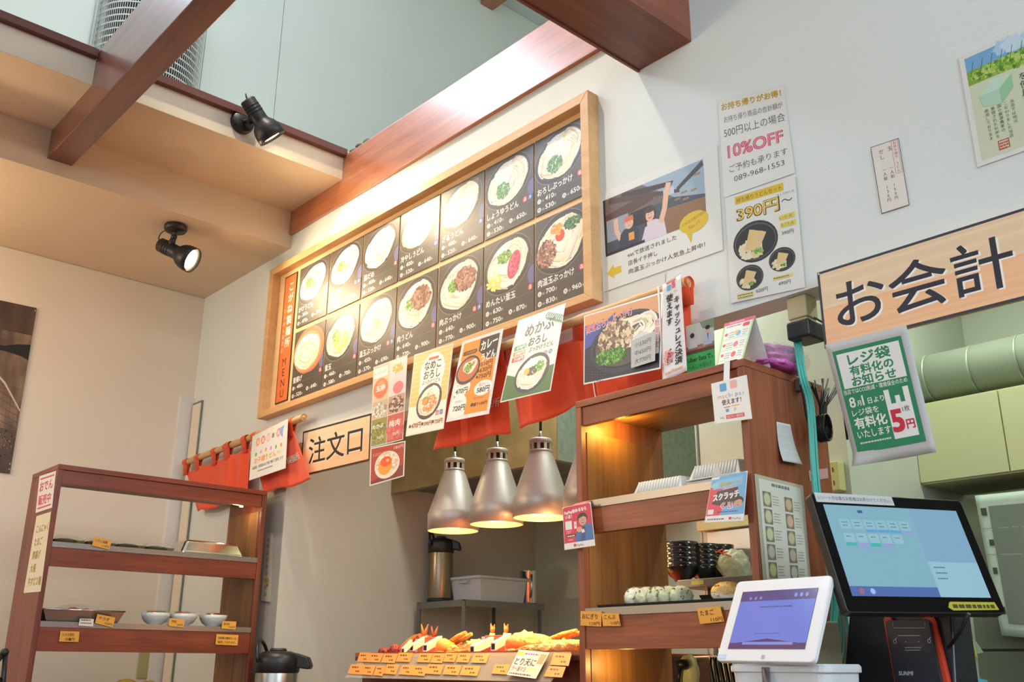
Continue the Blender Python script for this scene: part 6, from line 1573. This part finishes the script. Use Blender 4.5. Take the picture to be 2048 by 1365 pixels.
# translucent cover held by magnets
YC = 3.06
o, c = paper('plastic_cover', 'milky plastic sheet over a grey filter held by magnets on the refrigerator', 'cover', [at(1950, 992, 'y', YC), at(2110, 975, 'y', YC), at(2150, 1285, 'y', YC), at(2003, 1272, 'y', YC)], .3, .40, mat('milky_plastic', C(186, 204, 188), .35), wave=.004)
c.base = .002
grect(c, .045, .035, .3, .365, C(120, 130, 116)); grect(c, .0, .30, .3, .302, C(150, 166, 150)); grect(c, .0, .225, .3, .227, C(150, 166, 150))
for u, v, s_ in ((.025, .35, .011), (.034, .26, .009), (.028, .18, .009), (.030, .07, .010)): c.rect(u - s_, v - s_, u + s_, v + s_, C(70, 78, 66))
c.done(o)
# notes pinned right of the register
YN = 2.9
o, c = paper('wall_note', 'tall white note board right of the register base', 'paper', [at(1885, 1228, 'y', YN + .03), at(1944, 1222, 'y', YN + .03), at(1964, 1400, 'y', YN + .03), at(1906, 1400, 'y', YN + .03)], .1, .22, mat('paper_dim', C(190, 192, 180), .5))
o, c = paper('highlighted_note', 'notes outlined in yellow marker pinned right of the register base', 'paper', [at(1906, 1236, 'y', YN), at(1934, 1230, 'y', YN), at(1955, 1318, 'y', YN), at(1920, 1324, 'y', YN)], .06, .14, mat('note_yellow', C(190, 196, 90), .5), curl=-.004)
c.base = .003
for k in range(2): c.rrect(.008, .012 + .064 * k, .052, .066 + .064 * k, C(206, 204, 190), .006); c.lines(.014, .054 + .064 * k, .030, 4, .004, C(140, 140, 120), .010, k)
c.done(o)
o, c = paper('green_note', 'pale green paper slip behind the yellow outlined notes', 'paper', [at(1900, 1250, 'y', YN + .02), at(1925, 1245, 'y', YN + .02), at(1967, 1306, 'y', YN + .02), at(1916, 1316, 'y', YN + .02)], .07, .11, mat('note_green', C(176, 206, 176), .5))
t = obj('blue_cloth', MB().ico(at(1945, 1380, 'y', 2.7), (.05, .05, .03), 3, lambda p: 1 + .2 * noise.noise(p * 3)), mat('cloth_blue', C(60, 140, 160), .8)); tag(t, 'bit of blue cloth at the bottom edge right of the register', 'cloth')
# bowls on a steel rack seen through the right shelf
yb = 2.42
rkz = at(1420, 1160, 'y', yb).z
t = thing('bowl_rack', 'steel rack behind the right shelf carrying stacked black bowls', 'rack', (-1.75, 2.47, 0))
bx0, bx1 = -1.875, -1.44
obj('rack_plate', MB().box(bx0, bx1, yb - .05, 2.60, rkz - .024, rkz), rk, t, bevel=.002)
for x in (bx0 + .07, bx1 - .03): obj('leg', MB().tube([(x, yb + .02, 1.0), (x, yb + .02, rkz - .0245)], .011, 12), rk, t)
pz = at(1395, 1166, 'y', yb - .051)
obj('rack_label', B(pz.x - .022, pz.x + .022, yb - .0515, yb - .0502, pz.z - .006, pz.z + .006), mat('label_yellow', C(190, 196, 90), .5), t)
bowlb = mat('black_lacquer', C(22, 22, 24), .22, coat=.4)
for s, (px, n_b, rr) in enumerate(((1364, 5, .052), (1409, 5, .048), (1440, 5, .046))):
    y = yb + .01 + .035 * s; x = at(px, 1130, 'y', y).x
    if s: y += .03
    x = at(px, 1130, 'y', y).x
    for k in range(n_b):
        M = Matrix.Translation((x, y, rkz + .0003 + .0155 * k)) @ Matrix.Scale(rr / .052, 4)
        o = obj('black_bowl', MB().lathe([(0, .0), (.024, .0), (.025, .006), (.040, .018), (.050, .040), (.052, .056), (.0505, .056), (.047, .040), (.036, .020), (0, .010)], 28, M), bowlb)
        tag(o, 'glossy black bowl, %s in the %s stack on the steel rack' % (('lowest', 'second from below', 'middle one', 'second from the top', 'topmost')[k], ('left', 'middle', 'right')[s]), 'bowl', 'black bowls in the %s stack' % ('left', 'middle', 'right')[s])
pb = at(1468, 1128, 'y', 2.50)
t = thing('plastic_bag', 'knotted translucent bag with orange marks right of the black bowls', 'bag', (pb.x, 2.50, rkz))
mb = MB().ico((pb.x, 2.50, rkz + .050), (.050, .045, .055), 4, lambda p: (1 + .16 * noise.noise(p * 3.2)) * (1 - .25 * max(0, p.z)))
obj('bag_body', mb, mat('bag_translucent', C(200, 206, 170), .3, trans=.35, bump=.5, bscale=40), t)
mb = MB()
for (dx, dz, l, a) in ((-.02, .085, .03, .3), (-.012, .078, .02, -.6), (.0, .080, .018, .1), (.012, .070, .022, -.4)):
    mb.tube([(pb.x + dx - l / 2 * math.cos(a), 2.458, rkz + dz - l / 2 * math.sin(a)), (pb.x + dx + l / 2 * math.cos(a), 2.457, rkz + dz + l / 2 * math.sin(a))], .0022, 5)
obj('orange_mark', mb, mat('bag_orange', C(214, 90, 40), .5), t)
pc_ = at(1474, 1062, 'y', 2.60)
t = obj('small_cabinet', B(-1.955, -1.60, 2.585, 2.619, 1.715, 1.80), cabm, bevel=.002); tag(t, 'edge of a small yellow green cabinet behind the right shelf', 'cabinet')
t = obj('steel_box', B(-1.93, -1.62, 2.60, 2.619, 1.60, 1.712), mat('mid_grey_appliance', C(170, 176, 184), .3, .5), bevel=.003); tag(t, 'grey appliance corner seen behind the right shelf under the yellow green cabinet', 'appliance')
# hanging utensils low behind the shelf
yu = 2.30
t = thing('utensil_rail', 'thin pale rail low behind the right shelf with hanging black handles', 'rail', at(1400, 1318, 'y', yu))
a, b = at(1378, 1316, 'y', yu), at(1420, 1315, 'y', yu)
obj('rail_bar', MB().tube([a, b, at(1520, 1314, 'y', yu)], .003, 8).tube([at(1379, 1316, 'y', yu), at(1379, 1316, 'y', yu) - Vector((0, 0, .28))], .003, 8), cardw, t)
for k, px in enumerate((1422, 1432, 1442, 1452, 1462, 1472)):
    p = at(px, 1322, 'y', yu - .012 + .002 * k)
    o = obj('black_tongs', MB().tube([p + Vector((0, 0, .012)), p + Vector((.012, 0, .004)), p + Vector((.020, 0, -.05)), p + Vector((.04, 0, -.13))], [.003, .005, .006, .006], 8).tube([p + Vector((0, .001, .012)), p + Vector((-.004, 0, -.01)), p + Vector((.004, 0, -.06)), p + Vector((.02, 0, -.13))], [.003, .005, .006, .006], 8), black_m)
    tag(o, 'black tong handles hanging low behind the right shelf, %s from the left' % NTH[k], 'tongs', 'black tongs on the pale rail')
pl = at(1365, 1330, 'y', 2.22)
t = obj('clear_lid_bottle', MB().ico((pl.x, 2.22, pl.z), (.018, .018, .014), 3).tube([(pl.x - .01, 2.22, pl.z - .01), (pl.x - .02, 2.22, pl.z - .06)], .005, 8), black_m); tag(t, 'black and white pump head low behind the right shelf', 'pump')
pk_ = at(1378, 1340, 'y', 2.25)
t = obj('food_bag', MB().ico((pk_.x, 2.25, pk_.z - .01), (.032, .02, .05), 3, lambda p: 1 + .2 * noise.noise(p * 3)), mat('bag_yellowish', C(186, 186, 130), .4)); tag(t, 'crumpled yellowish bag low behind the right shelf', 'bag')

# ------------------------------------------------------------------ register
mon = thing('register_monitor', 'large black register touch screen showing pale blue buttons', 'monitor', (-.954, 1.957, 1.525), (-.304, -.016, 1.183))
def prism_poly(pts, y0, y1):
    return MB().prism([(a, y0, b) for a, b in pts], (0, y1 - y0, 0))
def rounded(pts, r, n=5):
    out = []; m_ = len(pts)
    for i in range(m_):
        p = Vector(pts[i]); a = (Vector(pts[i - 1]) - p).normalized(); b = (Vector(pts[(i + 1) % m_]) - p).normalized()
        s = p + a * r; e = p + b * r
        for k in range(n + 1):
            t_ = k / n; q = s * (1 - t_) ** 2 + p * 2 * t_ * (1 - t_) + e * t_ ** 2
            out.append((q.x, q.y))
    return out
outl = rounded([(-.194, -.130), (.198, -.130), (.198, .124), (-.194, .124)], .010)
obj('screen_housing', prism_poly(outl, .0005, .022), black_m, mon, local=True, bevel=.0015)
obj('screen_glass', prism_poly(rounded([(-.191, -.127), (.195, -.127), (.195, .121), (-.191, .121)], .008), -.0008, .0004), mat('black_glass', C(12, 13, 16), .07, spec=.6), mon, local=True)
scr = obj('screen', B(-.172, .172, -.0014, -.0009, -.097, .097), mat('screen_base', C(20, 30, 40), .08, emit=C(120, 160, 190), estr=.35), mon, local=True)
Mm = frame_of(mon)
c = Canvas(.344, .194, lambda u, v, z: Mm @ Vector((-.172 + u, -.0014 - z, -.097 + v)), base=.0001)
c.STEP = .00001
c.rect(0, 0, .344, .194, C(126, 160, 184)); c.rect(0, .02, .215, .194, C(128, 166, 180)); c.rect(0, 0, .215, .02, C(84, 104, 160)); c.rect(.215, 0, .344, .075, C(146, 180, 196))
for k in range(6):
    cl_ = [None, None, C(92, 154, 196), C(92, 154, 196), C(92, 154, 196), C(150, 150, 200)][k]
    c.rect(.026 + .030 * k, .142, .052 + .030 * k, .163, C(140, 178, 188))
    if cl_: c.rect(.026 + .030 * k, .136, .054 + .030 * k, .142, cl_)
    c.lines(.032 + .030 * k, .155, .014, 2, .003, C(90, 120, 130), .007, k)
for k in range(5):
    c.rect(.026 + .030 * k, .112, .052 + .030 * k, .132, C(144, 180, 190))
    cl_ = (C(70, 170, 160), C(150, 150, 200))[k % 2]
    if k < 4: c.rect(.026 + .030 * k, .105, .052 + .030 * k, .112, cl_)
    c.lines(.032 + .030 * k, .124, .012, 1, .003, C(90, 120, 130), seed=k)
c.ell(.025, .010, .007, .007, C(150, 100, 130)); c.ell(.052, .010, .006, .006, C(150, 180, 220)); c.rect(.08, .178, .092, .184, C(70, 90, 130)); c.lines(.225, .062, .030, 3, .003, C(80, 110, 110), .012, 3)
c.done(scr, print_mat('screen_ink', .08, .7, emit=.16))
c = Canvas(.13, .022, lambda u, v, z: Mm @ Vector((-.190 + .002 + u * 1.48, -.0012 - z, .1015 + v)), base=.0002)
strip = obj('label_strip', B(-.186, .010, -.0026, -.0009, .1015, .1225), mat('paper_white'), mon, local=True)
c = Canvas(.196, .021, lambda u, v, z: Mm @ Vector((-.186 + u, -.0027 - z, .1015 + v)), base=.0001)
c.text('レシートが必要なお客様はお声かけてください。', .006, .0065, .0098, C(70, 70, 74), 'l', 0, .184); c.done(strip)
strip = obj('yellow_tape', prism_poly([(.052, -.1185), (.058, -.1085), (.062, -.1065), (.176, -.1065), (.180, -.1225), (.062, -.1245)], -.0020, -.0009), mat('tape_yellow', C(176, 170, 50), .4), mon, local=True)
c = Canvas(.13, .02, lambda u, v, z: Mm @ Vector((.052 + u, -.0021 - z, -.1245 + v)), base=.0001)
c.lines(.012, .005, .11, 1, .010, C(70, 64, 30), seed=5); c.done(strip)
# stand and printer
stn = thing('receipt_register', 'black register base with red edged receipt printer under the big screen', 'register', (-.915, 1.99, 1.0))
base_m = mat('register_black', C(30, 32, 40), .35)
b0, b1 = at(1697, 1240, 'y', 2.15), at(1905, 1240, 'y', 2.15)
c0_, c1_ = at(1686, 1365, 'y', 2.12), at(1912, 1365, 'y', 2.12)
Z0 = 1.0
def lowp(p, q, z):  # extend line p->q down to z
    k = (z - p.z) / (q.z - p.z); return p + (q - p) * k
l0, l1 = lowp(b0, c0_, Z0), lowp(b1, c1_, Z0)
zt_ = at(1800, 1222, 'y', 2.155).z
u0, u1 = lowp(b0, c0_, zt_), lowp(b1, c1_, zt_)
dy = Vector((0, .11, 0))
obj('base_body', MB().hexa([l0, l1, l1 + dy * 1.4, l0 + dy * 1.4], [u0, u1, u1 + dy * .8, u0 + dy * .8]), base_m, stn, bevel=.006, seg=3)
def fp(px, py, off=.0): # point on the front face of the body
    n0 = (u1 - u0).cross(l0 - u0).normalized()
    n0 = n0 if n0.y < 0 else -n0
    return atp(px, py, u0, n0) + n0 * off
def face_prism(pxs, o0, o1): 
    a = [fp(x, y, o0) for x, y in pxs]; n0 = fp(1800, 1300, 1) - fp(1800, 1300, 0)
    return MB().prism(a, n0 * (o1 - o0))
rm = mat('printer_red', C(206, 66, 40), .35)
obj('printer_red_edge', face_prism([(1772, 1242), (1776, 1236), (1786, 1234), (1790, 1244), (1852, 1242), (1858, 1233), (1868, 1234), (1875, 1246), (1912, 1400), (1800, 1400)], .0002, .014), rm, stn, bevel=.002)
pf = obj('printer_cover', face_prism([(1780, 1250), (1786, 1246), (1862, 1244), (1869, 1250), (1900, 1400), (1804, 1400)], .0142, .022), mat('printer_dark', C(34, 38, 50), .3), stn, bevel=.002)
def PM(u, v, z): return fp(1780 + u, 1400 - v, .0223 + z)
c = Canvas(200, 200, PM, base=.0)
wl_ = C(176, 180, 190)
c.stroke([(16, 148), (17, 138), (80, 138), (79, 148)], 1.0, wl_); c.lines(26, 122, 54, 1, 2.4, wl_, seed=1); c.lines(40, 98, 38, 2, 2.2, wl_, 5, 2)
for u, v in ((20, 111), (88, 112)): c.ell(u, v, 3.4, 4.6, wl_, .3, 12); c.ell(u, v, 2, 3, C(34, 38, 50), .3, 12); c.stroke([(u, v + 3), (u + 3, v + 8)], 1.6, wl_)
c.rect(40, 110, 43, 111, wl_); c.rect(66, 110, 69, 111, wl_)
c.text('SUNMI', 28, 44, 11, wl_, 'l', .04, 28); c.done(pf)
nk = [Mm @ Vector(q) for q in ((-.03, .024, -.06), (.03, .024, -.06), (.03, .05, -.06), (-.03, .05, -.06))]
nc = sum(nk, Vector()) / 4
obj('neck', MB().tube([(u0 + u1) / 2 + Vector((0, .06, -.01)), (u0 + u1) / 2 + Vector((-.01, .055, .03)), nc], [.03, .028, .022], 14), base_m, stn)
obj('power_cord', MB().tube([at(1938, 1228, 'y', 2.0), at(1918, 1268, 'y', 2.02), at(1897, 1296, 'y', 2.05)], .004, 8), black_m, stn)

# tablet
tab = thing('payment_tablet', 'white framed payment tablet leaning on a white bucket in front of the shelf', 'tablet', (-1.151, 1.753, 1.391), (-.44, .013, -.14))
Mt = frame_of(tab)
tw, th_ = .125, .0905
whp = mat('tablet_white', C(232, 232, 234), .3, coat=.2)
obj('tablet_body', prism_poly(rounded([(-tw, -th_), (tw, -th_), (tw, th_), (-tw, th_)], .012), .0005, .013), whp, tab, local=True, bevel=.003, seg=3)
s0 = [Mt.inverted() @ atp(px, py, (-1.151, 1.753, 1.391), Mt.to_3x3() @ Vector((0, 1, 0))) for px, py in ((1487.4, 1185.8), (1638.7, 1175.2), (1607.6, 1298.8), (1454.3, 1298.8))]
sx0, sx1, sz0, sz1 = (s0[0].x + s0[3].x) / 2, (s0[1].x + s0[2].x) / 2, (s0[2].z + s0[3].z) / 2, (s0[0].z + s0[1].z) / 2
ts = obj('tablet_screen', B(sx0, sx1, -.0003, .0004, sz0, sz1), mat('tablet_screen_base', C(30, 30, 60), .1), tab, local=True)
sw, sh = sx1 - sx0, sz1 - sz0
c = Canvas(sw, sh, lambda u, v, z: Mt @ Vector((sx0 + u, -.0004 - z, sz0 + v)), base=.0001); c.STEP = .00001
PU, LB = C(92, 76, 128), C(112, 124, 206)
c.rect(0, 0, sw, sh, LB); c.rect(0, sh * .82, sw, sh, PU); c.rect(0, 0, sw, sh * .10, C(96, 70, 110)); c.poly([(sw * .1, sh * .10), (sw * .5, sh * .17), (sw * .9, sh * .10)], C(80, 66, 120)); c.rect(sw * .18, sh * .07, sw * .84, sh * .115, C(130, 140, 210))
c.lines(sw * .3, sh * .70, sw * .5, 1, sh * .03, C(90, 84, 140), seed=3); c.lines(sw * .3, sh * .25, sw * .42, 1, sh * .018, C(90, 90, 160), seed=4)
for k in range(3): c.ell(sw * (.14 + .07 * k), sh * .87, sw * .018, sh * .028, C(120, 130, 196)); c.ell(sw * (.74 + .07 * k), sh * .90, sw * .02, sh * .035, C(130, 146, 214))
c.done(ts, print_mat('screen_ink2', .1, .7, emit=.20))
obj('home_mark', B(-.004, .004, -.0003, .0004, -th_ + .006, -th_ + .014), mat('mark_grey', C(176, 176, 178), .4), tab, local=True)
obj('corner_sticker', B(-tw + .003, -tw + .026, -.0003, .0004, -th_ + .005, -th_ + .014), mat('sticker_pale_blue', C(190, 212, 236), .4), tab, local=True)
# white bucket
bk0 = at(1592, 1340, 'y', 1.78)
bx = Vector((at(1590, 1338, 'y', 1.80).x, 1.80, 1.0))
t = thing('white_bucket', 'white plastic tub with rimmed lid under the tablet', 'tub', bx)
hw, hd = .115, .072
zt = at(1600, 1329, 'y', 1.74).z
P = lambda f, zz: rounded([(-hw * f, -hd * f), (hw * f, -hd * f), (hw * f, hd * f), (-hw * f, hd * f)], .03)
def rprism(f0, f1, z0, z1):
    a = P(f0, 0); b = P(f1, 0); n_ = len(a)
    return ([(bx.x + x, bx.y + y, z0) for x, y in a] + [(bx.x + x, bx.y + y, z1) for x, y in b], [tuple(range(n_ - 1, -1, -1)), tuple(range(n_, 2 * n_))] + [(i, (i + 1) % n_, n_ + (i + 1) % n_, n_ + i) for i in range(n_)])
obj('tub_body', MB().add(*rprism(.84, .955, 1.0003, zt - .016)), mat('tub_white', C(214, 222, 226), .35), t)
obj('tub_rim', MB().add(*rprism(1.0, 1.0, zt - .0158, zt - .003)), mat('tub_white'), t, bevel=.002)
obj('tub_lid', MB().add(*rprism(.99, .97, zt - .0028, zt)), mat('tub_white'), t)
q0 = at(1524, 1337, 'y', bx.y - hd - .002)
obj('cable_strap', MB().hexa([(q0.x, bx.y - hd - .004, zt - .055), (q0.x + .014, bx.y - hd - .004, zt - .055), (q0.x + .014, bx.y - hd - .001, zt - .055), (q0.x, bx.y - hd - .001, zt - .055)], [(q0.x, bx.y - hd - .004, zt - .006), (q0.x + .016, bx.y - hd - .004, zt - .006), (q0.x + .016, bx.y - hd - .001, zt - .006), (q0.x, bx.y - hd - .001, zt - .006)]), mat('strap_grey', C(110, 104, 104), .5), t)
obj('tablet_cord', MB().tube([(q0.x + .006, bx.y - hd - .006, zt - .01), (q0.x + .012, bx.y - hd - .012, zt - .03), (q0.x + .03, bx.y - hd - .014, zt - .06), (q0.x + .05, bx.y - hd - .010, zt - .12)], .0028, 8), mat('strap_grey'), t)
# box behind the tablet
q = at(1655, 1260, 'y', 2.0)
t = obj('receipt_box', MB().box(-1.262, -1.175, 1.90, 2.05, 1.0, 1.395), mat('beige_box', C(150, 148, 120), .6), bevel=.003); tag(t, 'dull beige box behind the white tablet beside the teal cables', 'box')

flush_prints()
